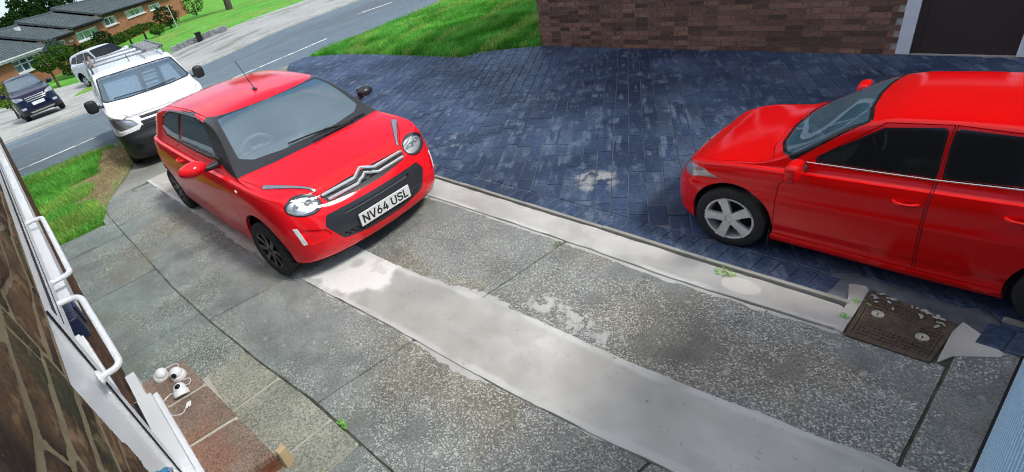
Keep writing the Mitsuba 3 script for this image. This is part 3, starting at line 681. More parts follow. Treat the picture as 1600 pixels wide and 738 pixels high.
tq = [(3.13, 1.15), (2.80, .93), (2.80, .87), (3.13, 1.08)]
obj(tr_+'__channel', to_tm(extr(tq, .05).translate([0, 0, .006])).apply_transform(WM), 'm_upvc')
obj(tr_+'__cover', to_tm(extr(Polygon(tq).buffer(-.008), .010).translate([0, 0, .0565])).apply_transform(WM), 'm_upvc')
# ---- doorstep with three brown slabs, brick front
sp = thing('doorstep', 'low brown doorstep of three coarse slabs with pale mortar joints beneath the white door', 'doorstep')
SQ = [(-.42, 3.90), (-.105, 3.88), (.045, 2.44), (-.31, 2.50)]
def sq(u, v): return np.array(SQ[0])*(1-u)*(1-v)+np.array(SQ[1])*u*(1-v)+np.array(SQ[2])*u*v+np.array(SQ[3])*(1-u)*v
obj(sp+'__base', to_tm(extr([sq(-.5, .006), sq(.985, .006), sq(.985, .985), sq(-.5, .985)], .2265).translate([0, 0, -.08])), 'm_mortar')
for i, (v0, v1) in enumerate(((0, .300), (.316, .650), (.668, 1))):
    q = jag(Polygon([sq(-.45, v0), sq(1, v0), sq(1, v1), sq(-.45, v1)]).buffer(-.002), .003, .05, 9, i)
    g = extr(q, .04).translate([0, 0, .112]); obj(sp+'__slab', to_tm(g), 'm_quarry')
mat('m_brick_red', mikit.proc(lambda p, n, uv: mix((.16, .06, .035), (.30, .13, .075), noi(p.x*9, p.y*9, p.z*14))*(.7+.6*fb(p.x*50, p.y*50, p.z*50, 2))), .85, spec=.2)
for z0, z1 in ((.0, .05), (.058, .105)):
    for v0, v1 in ((0, .15), (.16, .31), (.32, .47), (.48, .63), (.64, .79), (.80, .985)):
        a, b = sq(.988, v0), sq(.988, v1); n = np.array([.012, .0]); obj(sp+'__brick', to_tm(extr([a-n, b-n, b+n*.5, a+n*.5], z1-z0).translate([0, 0, z0])), 'm_brick_red')
    for u0, u1 in ((.02, .33), (.36, .66), (.69, .985)):
        a, b = sq(u0, .99), sq(u1, .99); n = np.array([0, -.012]); obj(sp+'__brick', to_tm(extr([a-n, b-n, b+n*.5, a+n*.5], z1-z0).translate([0, 0, z0])), 'm_brick_red')
bl_ = thing('wooden_block', 'pale offcut of wood standing at the front corner of the doorstep', 'wood block')
mat('m_wood', mikit.proc(lambda p, n, uv: mix((.42, .30, .16), (.58, .44, .26), fb(p.x*40, p.y*40, p.z*6, 3))), .7)
obj(bl_, rot(rbox(.055, .045, .16, .003), .2, (0, 0, 1)).apply_translation((.085, 2.445, .08)), 'm_wood', False)
# ---- three white cameras left lying on the step
mat('m_camwhite', (.80, .81, .82), .28, spec=.5)
def cable(k, P, r=.0035):
    obj(k+'__cable', tube(bez(P, 40), r, 6), 'm_camwhite', 60)
def dome(x, y, label, tilt, az, R=.046, lens=True):
    k = thing('security_camera', label, 'security camera', None)
    A = trimesh.transformations.translation_matrix((x, y, .152+R*.9))@trimesh.transformations.rotation_matrix(az, (0, 0, 1))@trimesh.transformations.rotation_matrix(tilt, (1, 0, 0))
    base = lathe([(0, -R*.95), (R*1.12, -R*.95), (R*1.18, -R*.8), (R*1.14, -R*.25), (R*1.0, -R*.05), (0, -R*.05)], 'z', 32)
    obj(k+'__base', base.apply_transform(A), 'm_camwhite', 40)
    obj(k+'__ball', trimesh.creation.icosphere(3, R*.95).apply_translation((0, 0, R*.22)).apply_transform(A), 'm_camwhite', True)
    if lens:
        m = lathe([(0, R*1.21), (R*.30, R*1.19), (R*.42, R*1.12), (R*.42, R*.9), (0, R*.9)], 'z', 24); rot(m, -1.15, (1, 0, 0), (0, 0, R*.2)); obj(k+'__lens', m.apply_transform(A), 'm_black_gloss', 40)
    return k
z_ = .158
k = dome(-.275, 3.81, 'white security camera lying on the doorstep, the one nearest the wall, turned dome up', .5, .6, .045, False)
cable(k, [(-.26, 3.85, z_), (-.21, 3.90, z_), (-.15, 3.86, z_), (-.18, 3.80, z_), (-.24, 3.79, z_)])
k = dome(-.185, 3.70, 'white security camera on the doorstep with its black lens turned up to the viewer', -.2, 2.6, .047)
cable(k, [(-.17, 3.63, z_), (-.13, 3.60, z_), (-.14, 3.56, z_), (-.19, 3.58, z_)])
k = dome(-.215, 3.50, 'white security camera on the doorstep nearest the picture bottom, beside a loose cable end', .75, 2.9, .045, True)
cable(k, [(-.25, 3.56, z_), (-.33, 3.55, z_), (-.37, 3.46, z_), (-.34, 3.36, z_), (-.28, 3.30, z_), (-.24, 3.33, z_)])
for dx in (0, .018): obj(k+'__connector', rot(rbox(.016, .05, .014, .005), -.5+dx*10, (0, 0, 1)).apply_translation((-.225+dx, 3.335, z_+.006)), 'm_camwhite', 30)
# ---- something round and blue hung on the stone just below the camera
mat('m_blue', (.02, .22, .42), .3, spec=.5)
hb_ = thing('blue_hose', 'bright blue rounded plastic rim at the bottom edge of the picture, against the stone wall', 'hose')
t = np.linspace(0, 2*np.pi, 48, endpoint=False)
for i, (R_, o) in enumerate(((.085, .165), (.079, .185))):
    obj(hb_+'__coil', tube([wpt(1.255+R_*math.cos(a), 1.475+R_*math.sin(a), o) for a in t], .0125, 10, True), 'm_blue', 60)
obj(hb_+'__hook', cat_([tube([wpt(1.255, 1.555, .10), wpt(1.255, 1.552, .20), wpt(1.255, 1.575, .205)], .006, 8)]), 'm_chrome', 40)
# ---- white roller door at the right
gd = thing('garage_door', 'pale blue ribbed roller door at the bottom right picture corner, in shade', 'garage door')
ga, gb = np.array([.80, -.170]), np.array([3.42, -.375]); gu = (gb-ga)/np.linalg.norm(gb-ga); gn = np.array([-gu[1], gu[0]]); GL_ = np.linalg.norm(gb-ga)
GM = np.eye(4); GM[:3, 0] = [*gu, 0]; GM[:3, 1] = [*gn, 0]; GM[:3, 3] = [*ga, 0]
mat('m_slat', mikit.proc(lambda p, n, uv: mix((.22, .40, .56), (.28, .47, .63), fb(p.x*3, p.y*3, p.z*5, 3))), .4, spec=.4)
for i in range(30):
    z = .012+.072*i
    prof = [(.002+.0042*math.cos(a), z+.034+.034*math.sin(a)) for a in np.linspace(-1.45, 1.45, 14)]+[(-.012, z+.071), (-.012, z)]
    obj(gd+'__slat', to_tm(prism(prof, 'x', .055, GL_-.02)).apply_transform(GM), 'm_slat', 40)
mat('m_lit_rib', (.50, .68, .80), .4)  # paler blue for strips added on the slats, painting the lit rib lines
for i in range(30): obj(gd+'__lit_rib_line', bx(.056, GL_-.021, .0045, .0074, .012+.072*i+.031, .012+.072*i+.041).apply_transform(GM), 'm_lit_rib')
for a0, a1 in ((0., .052), (GL_-.018, GL_+.035)): obj(gd+'__guide', bx(a0, a1, -.03, .002, 0, 2.25).apply_transform(GM), 'm_slat')
obj(gd+'__bottom_rail', bx(.055, GL_-.02, -.012, .018, -.002, .011).apply_transform(GM), 'm_gasket')
gw = thing('garage', 'brick garage behind the pale blue roller door', 'garage')
obj(gw+'__wall', cat_([bx(3.475, 3.50, -2.6, -.42, 0, 2.25), bx(.75, 3.50, -.6, -.42, 2.27, 2.45), bx(.75, .95, -4.5, -.56, 0, 2.26)]), 'm_brick_dark')
obj(gw+'__roof', bx(.6, 3.55, -5, -.42, 2.455, 2.52), 'm_under')
# ---- the neighbour's brick house, its corner just in view
nh = thing('neighbour_house', 'red brown brick corner of the neighbouring house beside the lawn', 'house')
mat('m_brick_n', mikit.proc(lambda p, n, uv: mix((.10, .058, .042), (.30, .155, .105), mikit.cell_rand(dr.floor(p.x*4.44)+dr.floor(p.y*4.44), dr.floor(p.z*13.3)))*(.75+.5*fb(p.x*30, p.y*30, p.z*30, 2))), .85, spec=.2)
mat('m_mortar_n', mikit.proc(lambda p, n, uv: mix((.34, .31, .27), (.50, .47, .42), fb(p.x*15, p.y*15, p.z*15, 2))), .95, spec=.1)
win_n = [(-2.6, -1.2, .95, 2.1), (2.6, 4.1, .95, 2.1), (.2, 1.1, .02, 2.08)]
mat('m_door_dark', (.05, .035, .03), .4)
core = m3.Manifold.cube([8, 10.8, 5.0]).translate([8.112, -4, -.1])
for a, b, c, d in win_n: core = core-m3.Manifold.cube([.3, b-a, d-c]).translate([8.0, a, c])
obj(nh+'__wall', to_tm(core), 'm_mortar_n')
def brick_wall(face, lo, hi, zt, holes_):
    out = []
    for r in range(int(zt/.075)):
        a = lo+(.1125 if r % 2 else 0)-.0
        edge0 = lo
        while a < hi-.02:
            L = min(.215, hi-a); z = r*.075+.005
            if not any(p_-.01 < a+L and a < q_+.01 and s_ < z+.065 and z < t_ for p_, q_, s_, t_ in holes_): out.append((a, a+L, z, z+.065))
            a += .225
        if r % 2: out.append((lo, lo+.1025, r*.075+.005, r*.075+.07))
    return out
near_b, far_b = [], []
for a, b, z0, z1 in brick_wall('x', -4, 6.8, 4.85, [(2.8-q_, 2.8-p_, s_, t_) for p_, q_, s_, t_ in win_n]):
    a2, b2 = 2.8-b, 2.8-a                                     # counted from the corner
    m = bx(8.098, 8.118, a2, b2, z0, z1); 
    (near_b if a2 > 6.1 and z1 < 1.6 else far_b).append(m)
for a, b, z0, z1 in brick_wall('y', 8.1, 14, 4.85, []):
    m = bx(a+.0015, b, 6.79, 6.812, z0, z1); (near_b if b < 8.8 and z1 < 1.6 else far_b).append(m)
for m in near_b: obj(nh+'__brick', m, 'm_brick_n')
obj(nh+'__far_bricks', cat_(far_b), 'm_brick_n'); tag(nh+'__far_bricks', kind='stuff')
for a, b, c, d in win_n:
    dr_ = c < .1
    k = obj(nh+('__door' if dr_ else '__window'), cat_([bx(8.13, 8.19, a, a+.07, c, d), bx(8.13, 8.19, b-.07, b, c, d), bx(8.13, 8.19, a+.07, b-.07, c, c+.07), bx(8.13, 8.19, a+.07, b-.07, d-.07, d)]+([bx(8.14, 8.18, a+.07, b-.07, c+.07, 1.1)] if dr_ else [bx(8.14, 8.18, (a+b)/2-.03, (a+b)/2+.03, c+.07, d-.07)])), 'm_door_dark' if dr_ else 'm_upvc')
    obj(k+'__pane', bx(8.158, 8.164, a+.07, b-.07, (1.1 if dr_ else c+.07), d-.07), 'm_glass_dark')
    obj(k+'__architrave', cat_([bx(8.086, 8.13, a-.13, a-.001, c-.0, d+.13), bx(8.086, 8.13, b+.001, b+.13, c-.0, d+.13), bx(8.086, 8.13, a, b, d+.001, d+.13)]+([] if dr_ else [bx(8.05, 8.13, a-.15, b+.15, c-.10, c-.002)])), 'm_upvc')
    obj(k+'__reveal', bx(8.24, 8.25, a, b, c, d), 'm_under')
rf = to_tm(extr([(-.5, 0), (11.4, 0), (5.4, 2.6)], 8.6)); M = np.eye(4); M[:3, 0] = [0, 1, 0]; M[:3, 1] = [0, 0, 1]; M[:3, 2] = [1, 0, 0]; M[:3, 3] = [7.8, -4, 4.92]
mat('m_tile', mikit.proc(lambda p, n, uv: mix((.060, .078, .082), (.105, .125, .13), fb(p.x*2, p.y*2, p.z*2, 3))*(.8+.4*noi(p.x*20, p.y*20, p.z*20))), .85, spec=.2)
obj(nh+'__roof', rf.apply_transform(M), 'm_tile')
# ---------------------------------------------------------------- the red three-door hatchback
C1 = pose(1.955, 4.60, math.radians(1.8))
C1_PLAN = [(0, .82, .20, .75), (.35, .80, .20, .755), (.68, .72, .20, .79), (.87, .56, .19, .86), (.955, .26, .19, .91), (.975, -.2, .19, .93), (.985, -.9, .19, .945), (.99, -1.7, .19, .97),
    (.99, -2.4, .2, .995), (.97, -2.85, .22, 1.005), (.89, -3.12, .24, 1.0), (.64, -3.30, .26, .99), (.3, -3.34, .27, .98), (0, -3.35, .27, .98)]
c1 = Body(C1_PLAN, [(0, .10), (.08, .05), (.25, .01), (.45, 0), (.62, .02), (.8, .06), (.92, .11), (1, .17)], [(0, .07), (.06, .03), (.2, .01), (.45, 0), (.7, .01), (.88, .03), (1, .06)],
    [(0, .08), (.2, .01), (.5, 0), (.8, .03), (1, .10)], [(.66, .755), (.45, .87), (.15, .945), (-.05, .985), (-.15, 1.01), (-.80, 1.41), (-1.0, 1.455), (-1.6, 1.475), (-2.3, 1.455), (-2.75, 1.395), (-2.92, 1.33), (-3.2, 1.04), (-3.3, .98)], tumble=.45)
def surf(body, pts, axis, sgn, lift=.0):
    """points (a, b) of the front view (axis y) or top view (axis z) or side view (axis x) set on the body's skin"""
    P = np.asarray(pts, float); n = len(P); o = np.zeros((n, 3)); d = np.zeros((n, 3))
    k = {'x': 0, 'y': 1, 'z': 2}[axis]; ot = [i for i in range(3) if i != k]
    o[:, ot[0]], o[:, ot[1]] = P[:, 0], P[:, 1]; o[:, k] = 9*sgn; d[:, k] = -sgn
    loc, ri, ti = body.mesh.ray.intersects_location(o, d, multiple_hits=False)
    out = np.full((n, 3), np.nan); out[ri] = loc; nn = np.zeros((n, 3)); nn[ri] = body.mesh.face_normals[ti]
    ok = ~np.isnan(out[:, 0]); out[~ok] = out[ok][0] if ok.any() else 0
    return out+nn*lift
def dense(P, n): 
    P = np.asarray(P, float); s = np.r_[0, np.cumsum(np.linalg.norm(np.diff(P, axis=0), axis=1))]; t = np.linspace(0, s[-1], n)
    return np.stack([np.interp(t, s, P[:, i]) for i in range(P.shape[1])], -1)
def both(poly): return [(prism(poly, 'x', .3, 1.4)), prism(poly, 'x', -1.4, -.3)]
def seat(key, x, y, z, A, m='m_cabin', w=.46, back=.58, head=True):
    q = [rbox(w, .5, .16, .05).apply_translation((x, y, z)), rot(rbox(w*.96, .13, back, .05), -.28, (1, 0, 0)).apply_translation((x, y-.32, z+back*.5))]
    if head: q.append(rbox(.24, .09, .17, .04).apply_translation((x, y-.45, z+back+.13)))
    obj(key+'__seat', cat_(q).apply_transform(A), m, 35)
def ring(cx, cy, cz, R, r, tilt, A):
    t = np.linspace(0, 2*np.pi, 40, endpoint=False)
    m = cat_([tube(np.stack([R*np.cos(t), R*np.sin(t), 0*t], -1), r, 8, True), tube([(-R, 0, 0), (0, 0, -.03), (R, 0, 0)], r*.8), tube([(0, 0, -.03), (0, -R, 0)], r*.8), rbox(.15, .12, .04, .015).apply_translation((0, 0, -.03))])
    rot(m, tilt, (1, 0, 0)); return m.apply_translation((cx, cy, cz)).apply_transform(A)
def plate(key, text, body, zc_, hw, hh, A, mat_='m_plate_white', rear=False, y=None, part='number_plate', xc=0):
    yy = (float(surf(body, [(xc, zc_)], 'y', 1)[0, 1])+.012) if y is None else y
    q = rbox(hw*2, .012, hh*2, .005).apply_translation((xc, yy, zc_)).apply_transform(A)
    k = obj(key+'__'+part, q, mat_, False)
    if text:
        t = meshkit.text_mesh(text, hh*1.25, .003, bold=True); b = t.bounds
        t.apply_translation((-(b[0, 0]+b[1, 0])/2, -(b[0, 1]+b[1, 1])/2, 0)); t.vertices[:, 0] *= min(1., hw*1.84/(b[1, 0]-b[0, 0]))
        M = np.eye(4); M[:3, 0] = (-1, 0, 0); M[:3, 1] = (0, 0, 1); M[:3, 2] = (0, 1, 0); M[:3, 3] = (xc, yy+.0055, zc_)
        obj(k+'__lettering', t.apply_transform(M).apply_transform(A), 'm_letter', False)
mat('m_indicator', (.34, .35, .37), .3, metal=.4)
mat('m_chrome_bright', (.86, .86, .86), .28, metal=.75)
paint('m_red', (.95, .012, .022))
car = thing('red_hatchback', 'bright red three-door hatchback with black pillars and white front number plate on the concrete drive', 'car')
def put(part, m, b, sm=30):
    return obj(car+'__'+part, to_tm(m).apply_transform(C1) if isinstance(m, m3.Manifold) else m.copy().apply_transform(C1), b, sm)
AX = (.10, -2.74); RW = .298
wells = m3.Manifold.batch_boolean([m3.Manifold.cylinder(.75, RW+.075, RW+.075, 48).rotate([0, 90, 0]).translate([x, y, RW+.02]) for y in AX for x in (.62, -1.37)], m3.OpType.Add)
ws = smooth_poly([(.73, -.37), (.62, -.285), (.32, -.225), (0, -.205), (-.32, -.225), (-.62, -.285), (-.73, -.37), (-.61, -.90), (-.3, -.835), (0, -.815), (.3, -.835), (.61, -.90)], .03)
w_door = smooth_poly([(-.72, 1.07), (-1.07, 1.352), (-1.45, 1.398), (-1.81, 1.392), (-1.83, 1.10), (-1.3, 1.08)], .02)
w_quarter = smooth_poly([(-1.90, 1.105), (-1.88, 1.388), (-2.25, 1.37), (-2.47, 1.30), (-2.52, 1.19), (-2.36, 1.13)], .02)
w_rear = smooth_poly([(-.58, 1.33), (.58, 1.33), (.74, 1.06), (-.74, 1.06)], .04)
P_ws = prism(ws, 'z', .9, 1.7); P_door_w = both(w_door); P_q = both(w_quarter); P_rear = prism(w_rear, 'y', -3.6, -2.6)
holes = m3.Manifold.batch_boolean([P_ws, *P_door_w, *P_q, P_rear], m3.OpType.Add)
hl = [Polygon(ell(s*.665, .775, .148, .078, s*.12)) for s in (1, -1)]
cut_lamp = m3.Manifold.batch_boolean([prism(h, 'y', .2, 1.2) for h in hl], m3.OpType.Add)
ins = smooth_poly([(-.55, .64), (.55, .64), (.60, .55), (.48, .365), (.2, .325), (-.2, .325), (-.48, .365), (-.60, .55)], .03)
P_ins = prism(ins, 'y', .3, 1.2)
fog = [smooth_poly([(s*.80, .60), (s*.60, .53), (s*.57, .46), (s*.76, .43)], .015) for s in (1, -1)]
P_fog = m3.Manifold.batch_boolean([prism(h, 'y', .2, 1.2) for h in fog], m3.OpType.Add)
gr = smooth_poly([(-.50, .79), (-.12, .80), (.12, .80), (.50, .79), (.46, .715), (.1, .69), (-.1, .69), (-.46, .715)], .02)
P_gr = prism(gr, 'y', .3, 1.2)
shell = c1.off(0)-c1.off(-.03)-wells-holes-cut_lamp-P_ins-P_fog-P_gr
door = Polygon([(-.60, 1.035), (-.42, .95), (-.33, .72), (-.34, .40), (-.48, .255), (-1.78, .255), (-1.95, .42), (-2.06, .78), (-2.03, 1.03), (-1.87, 1.07), (-1.855, 1.42), (-1.45, 1.425), (-1.06, 1.39)]).buffer(.03).buffer(-.03)
roof_r = both(door); door_in = both(door.buffer(-.0065))
bon = smooth_poly([(-.86, -.20), (-.5, -.12), (0, -.085), (.5, -.12), (.86, -.20), (.80, .20), (.66, .42), (.49, .60), (.2, .70), (-.2, .70), (-.49, .60), (-.66, .42), (-.80, .20)], .03)
P_bon = prism(bon, 'z', .78, 1.3); P_bon_in = prism(bon.buffer(-.006), 'z', .78, 1.3)
ditch = m3.Manifold.batch_boolean([prism(LineString([(s*.66, -.98), (s*.64, -1.6), (s*.655, -2.7)]).buffer(.0065), 'z', 1.2, 1.6) for s in (1, -1)], m3.OpType.Add)
blk = Polygon([(-.02, .95), (-.42, .985), (-.66, 1.055), (-.72, 1.062), (-1.075, 1.362), (-1.075, 1.412), (-.6, 1.412), (-.1, 1.2)])
P_blk = prism(blk, 'x', -1.4, 1.4)
cowl = smooth_poly([(-.88, -.21), (-.5, -.125), (0, -.09), (.5, -.125), (.88, -.21), (.9, -1.2), (-.9, -1.2)], .02)
P_blk = P_blk ^ prism(cowl, 'z', .8, 1.6)
body = shell-roof_r[0]-roof_r[1]-P_bon
body = body-(ditch-c1.off(-.012))
put('body', body-P_blk, 'm_red')
for i in (0, 1): put('door', (shell ^ door_in[i])-P_blk, 'm_red')
put('bonnet', (shell ^ P_bon_in)-P_blk, 'm_red')
put('windscreen_surround', (shell ^ P_blk)-holes, 'm_dark_trim')
side_blk = Polygon(w_door.union(w_quarter).convex_hull.buffer(.022).exterior)
for i, q in enumerate(both(side_blk)): put('window_trim', c1.layer(q, .002, -.012)-holes-P_blk, 'm_black_gloss')
put('windscreen', c1.layer(prism(ws.buffer(.012), 'z', .9, 1.7), -.003, -.008), 'm_glass', True)
for i in (0, 1):
    put('side_window', c1.layer(both(w_door.buffer(.012))[i], -.003, -.008), 'm_glass', 30)
    put('side_window', c1.layer(both(w_quarter.buffer(.012))[i], -.003, -.008), 'm_glass', 30)
put('rear_window', c1.layer(prism(w_rear.buffer(.012), 'y', -3.6, -2.6), -.003, -.008), 'm_glass_dark', 30)
put('cabin_lining', (c1.off(-.032)-c1.off(-.036))-holes-wells, 'm_cabin', 30)
put('floor', bx(-.85, .85, -3.0, .4, .30, .33), 'm_under')
# front end
front = c1.layer(P_ins, -.004, -.03)
slot = m3.Manifold.batch_boolean([prism(smooth_poly([(-.40, .60), (.40, .60), (.38, .565), (-.38, .565)], .008), 'y', .3, 1.2)], m3.OpType.Add)
mesh_zone = smooth_poly([(-.52, .43), (.52, .43), (.46, .375), (.2, .338), (-.2, .338), (-.46, .375)], .02)
hexes = [Polygon(ell(x+(.028 if j % 2 else 0), .345+.022*j, .022, .0085, n=6)) for j in range(5) for x in np.arange(-.53, .53, .056)]
hexes = [h for h in hexes if mesh_zone.contains(h)]
P_hex = m3.Manifold.batch_boolean([prism(h, 'y', .3, 1.2) for h in hexes], m3.OpType.Add)
bi = put('bumper_insert', front-slot-P_hex, 'm_dark_trim')
put('grille_backing', c1.layer(m3.Manifold.batch_boolean([P_ins, P_gr], m3.OpType.Add), -.036, -.046), 'm_under')
for h in fog: put('fog_lamp_recess', c1.layer(prism(h, 'y', .2, 1.2), -.016, -.03), 'm_red')
gk = put('grille', c1.layer(P_gr, -.006, -.03), 'm_black_plastic')
for zz in ([(.475, .775), (.115, .776), (0, .815), (-.115, .776), (-.475, .775)], [(.45, .733), (.12, .732), (0, .774), (-.12, .732), (-.45, .733)]):
    line = surf(c1, dense(zz, 61), 'y', 1, .006)
    put('chrome_bar', tube(line, .0165, 8), 'm_chrome_bright', 40)
plate(car, 'NV64 USL', c1, .47, .305, .066, C1)
put('front_lip', c1.layer(prism(sbox(-.93, .17, .93, .216), 'y', .1, 1.2), .004, -.02), 'm_black_plastic')
for h, s in zip(hl, (1, -1)):
    k = put('headlight', c1.layer(prism(h.buffer(-.004), 'y', .2, 1.2), -.028, -.04), 'm_lamp_inner')
    obj(k+'__bezel', to_tm(c1.layer(prism(h.buffer(.006).difference(h.buffer(-.004)), 'y', .2, 1.2), .005, -.03)).apply_transform(C1), 'm_dark_trim', 30)
    for dx in (-.055, .05):
        c_ = surf(c1, [(s*(.665+dx*.9), .775+dx*.15)], 'y', 1)[0]
        m = cat_([lathe([(0, .0), (.034, .004), (.042, .02), (.04, .024), (.03, .012), (0, .008)], 'y', 24), trimesh.creation.icosphere(2, .02).apply_translation((0, .004, 0))])
        obj(k+'__reflector', m.apply_translation((c_[0], c_[1]-.032, c_[2])).apply_transform(C1), 'm_lamp_inner', 40)
    obj(k+'__lens', to_tm(c1.layer(prism(h, 'y', .2, 1.2), .007, .003)).apply_transform(C1), 'm_lens', 30)
    put('daytime_lamp', c1.layer(prism(smooth_poly([(s*.838, .625), (s*.805, .615), (s*.785, .45), (s*.818, .44)], .008), 'y', .2, 1.2), .005, -.01), 'm_lamp_white')
    st = smooth_poly([(s*.815, .19), (s*.772, .150), (s*.49, .552), (s*.499, .562)], .004)
    k = put('indicator_strip', c1.layer(prism(st, 'z', .7, 1.2), .004, -.01), 'm_indicator')
    obj(k+'__trim', to_tm(c1.layer(prism(st.buffer(.006).difference(st), 'z', .7, 1.2), .003, -.01)).apply_transform(C1), 'm_dark_trim', 30)
    put('side_repeater', trimesh.creation.icosphere(2, 1).apply_scale((.008, .028, .016)).apply_translation(surf(c1, [(-.19, .87)], 'x', s)[0]), 'm_lamp_white', True)
    # mirrors
    hb = trimesh.creation.icosphere(3, 1.); hb.vertices[:, 1] = np.where(hb.vertices[:, 1] < 0, hb.vertices[:, 1]*.45, hb.vertices[:, 1]); hb.apply_scale((.135, .105, .075) if s > 0 else (.11, .09, .062))
    k = put('door_mirror', rot(hb, -.12*s, (0, 0, 1)).apply_translation((s*(1.10 if s > 0 else 1.05), -.66, 1.095)), 'm_red' if s > 0 else 'm_dark_trim', True)
    obj(k+'__stalk', cat_([tube([(s*.86, -.66, 1.045), (s*.95, -.66, 1.04), (s*1.04, -.665, 1.065)], [.045, .03, .03], 10), rbox(.02, .2, .08, .009).apply_translation((s*.835, -.70, 1.065))]).apply_transform(C1), 'm_black_plastic', 40)
    obj(k+'__mirror_glass', rbox(.17, .006, .09, .003).apply_translation((s*(1.10 if s > 0 else 1.05), -.706, 1.10)).apply_transform(C1), 'm_chrome', False)
    hp = surf(c1, [(-1.76, .925)], 'x', s)[0]
    put('door_handle', cat_([tube(bez([hp+[-s*.005, -.085, 0], hp+[s*.028, -.05, 0], hp+[s*.03, .05, 0], hp+[-s*.005, .085, 0]], 14), .013, 8), trimesh.creation.icosphere(2, 1).apply_scale((.003, .055, .028)).apply_translation(hp+[s*.002, 0, 0])]), 'm_red', 40)
    put('rear_lamp', c1.layer(prism(smooth_poly([(s*.74, 1.0), (s*.95, 1.0), (s*.97, .72), (s*.80, .72)], .02), 'y', -3.6, -2.95), .004, -.01), 'm_lamp_red')
# wiper arms, aerial
P0 = surf(c1, dense([(-.50, -.155), (.25, -.245)], 20), 'z', 1, .018)
put('wiper', cat_([tube(P0, .009, 6), tube(surf(c1, dense([(-.42, -.12), (-.15, -.19)], 8), 'z', 1, .03), .011, 6)]), 'm_black_plastic', 40)
P0 = surf(c1, dense([(-.68, -.205), (-.10, -.135)], 20), 'z', 1, .014)
put('wiper', cat_([tube(P0, .009, 6), tube(surf(c1, dense([(-.38, -.13), (.05, -.10)], 8), 'z', 1, .022), .010, 6)]), 'm_black_plastic', 40)
a0 = np.array([0, -1.2, 1.472])
put('aerial', cat_([tube([a0, a0+[0, -.24, .31]], [.0055, .0035], 6), rbox(.035, .075, .03, .012).apply_translation(a0)]), 'm_black_plastic', 40)
# inside
dash = smooth_poly([(-.25, .99), (-.52, 1.02), (-.68, .98), (-.74, .86), (-.66, .66), (-.3, .6)], .04)
put('dashboard', prism(dash, 'x', -.74, .74), 'm_cabin', 30)
obj(car+'__steering_wheel', ring(.37, -.86, .955, .185, .016, math.radians(62), C1), 'm_cabin_light', 40)
for x in (.37, -.37): seat(car, x, -1.35, .62, C1, 'm_cabin_light')
obj(car+'__rear_bench', cat_([rbox(1.2, .45, .16, .05).apply_translation((0, -2.2, .64)), rot(rbox(1.2, .12, .55, .05), -.25, (1, 0, 0)).apply_translation((0, -2.5, .95)), *[rbox(.22, .09, .14, .04).apply_translation((x, -2.6, 1.28)) for x in (.35, -.35)]]).apply_transform(C1), 'm_cabin', 35)
put('interior_mirror', rbox(.22, .03, .07, .014).apply_translation((0, -.86, 1.32)), 'm_black_plastic', 30)
put('parking_permit', bx(.02, .20, -.33, -.325, 1.02, 1.055), 'm_plate_white')
for y, st in ((AX[0], .10), (AX[1], 0)):
    for s in (1, -1):
        M = np.eye(4); M[:3, 3] = (s*.885, y, RW)
        R_ = trimesh.transformations.rotation_matrix(st, (0, 0, 1))
        wheel(nexpart(car+'__wheel'), RW, .19, .205, 8, 'm_rim_dark', C1@M@R_, s)

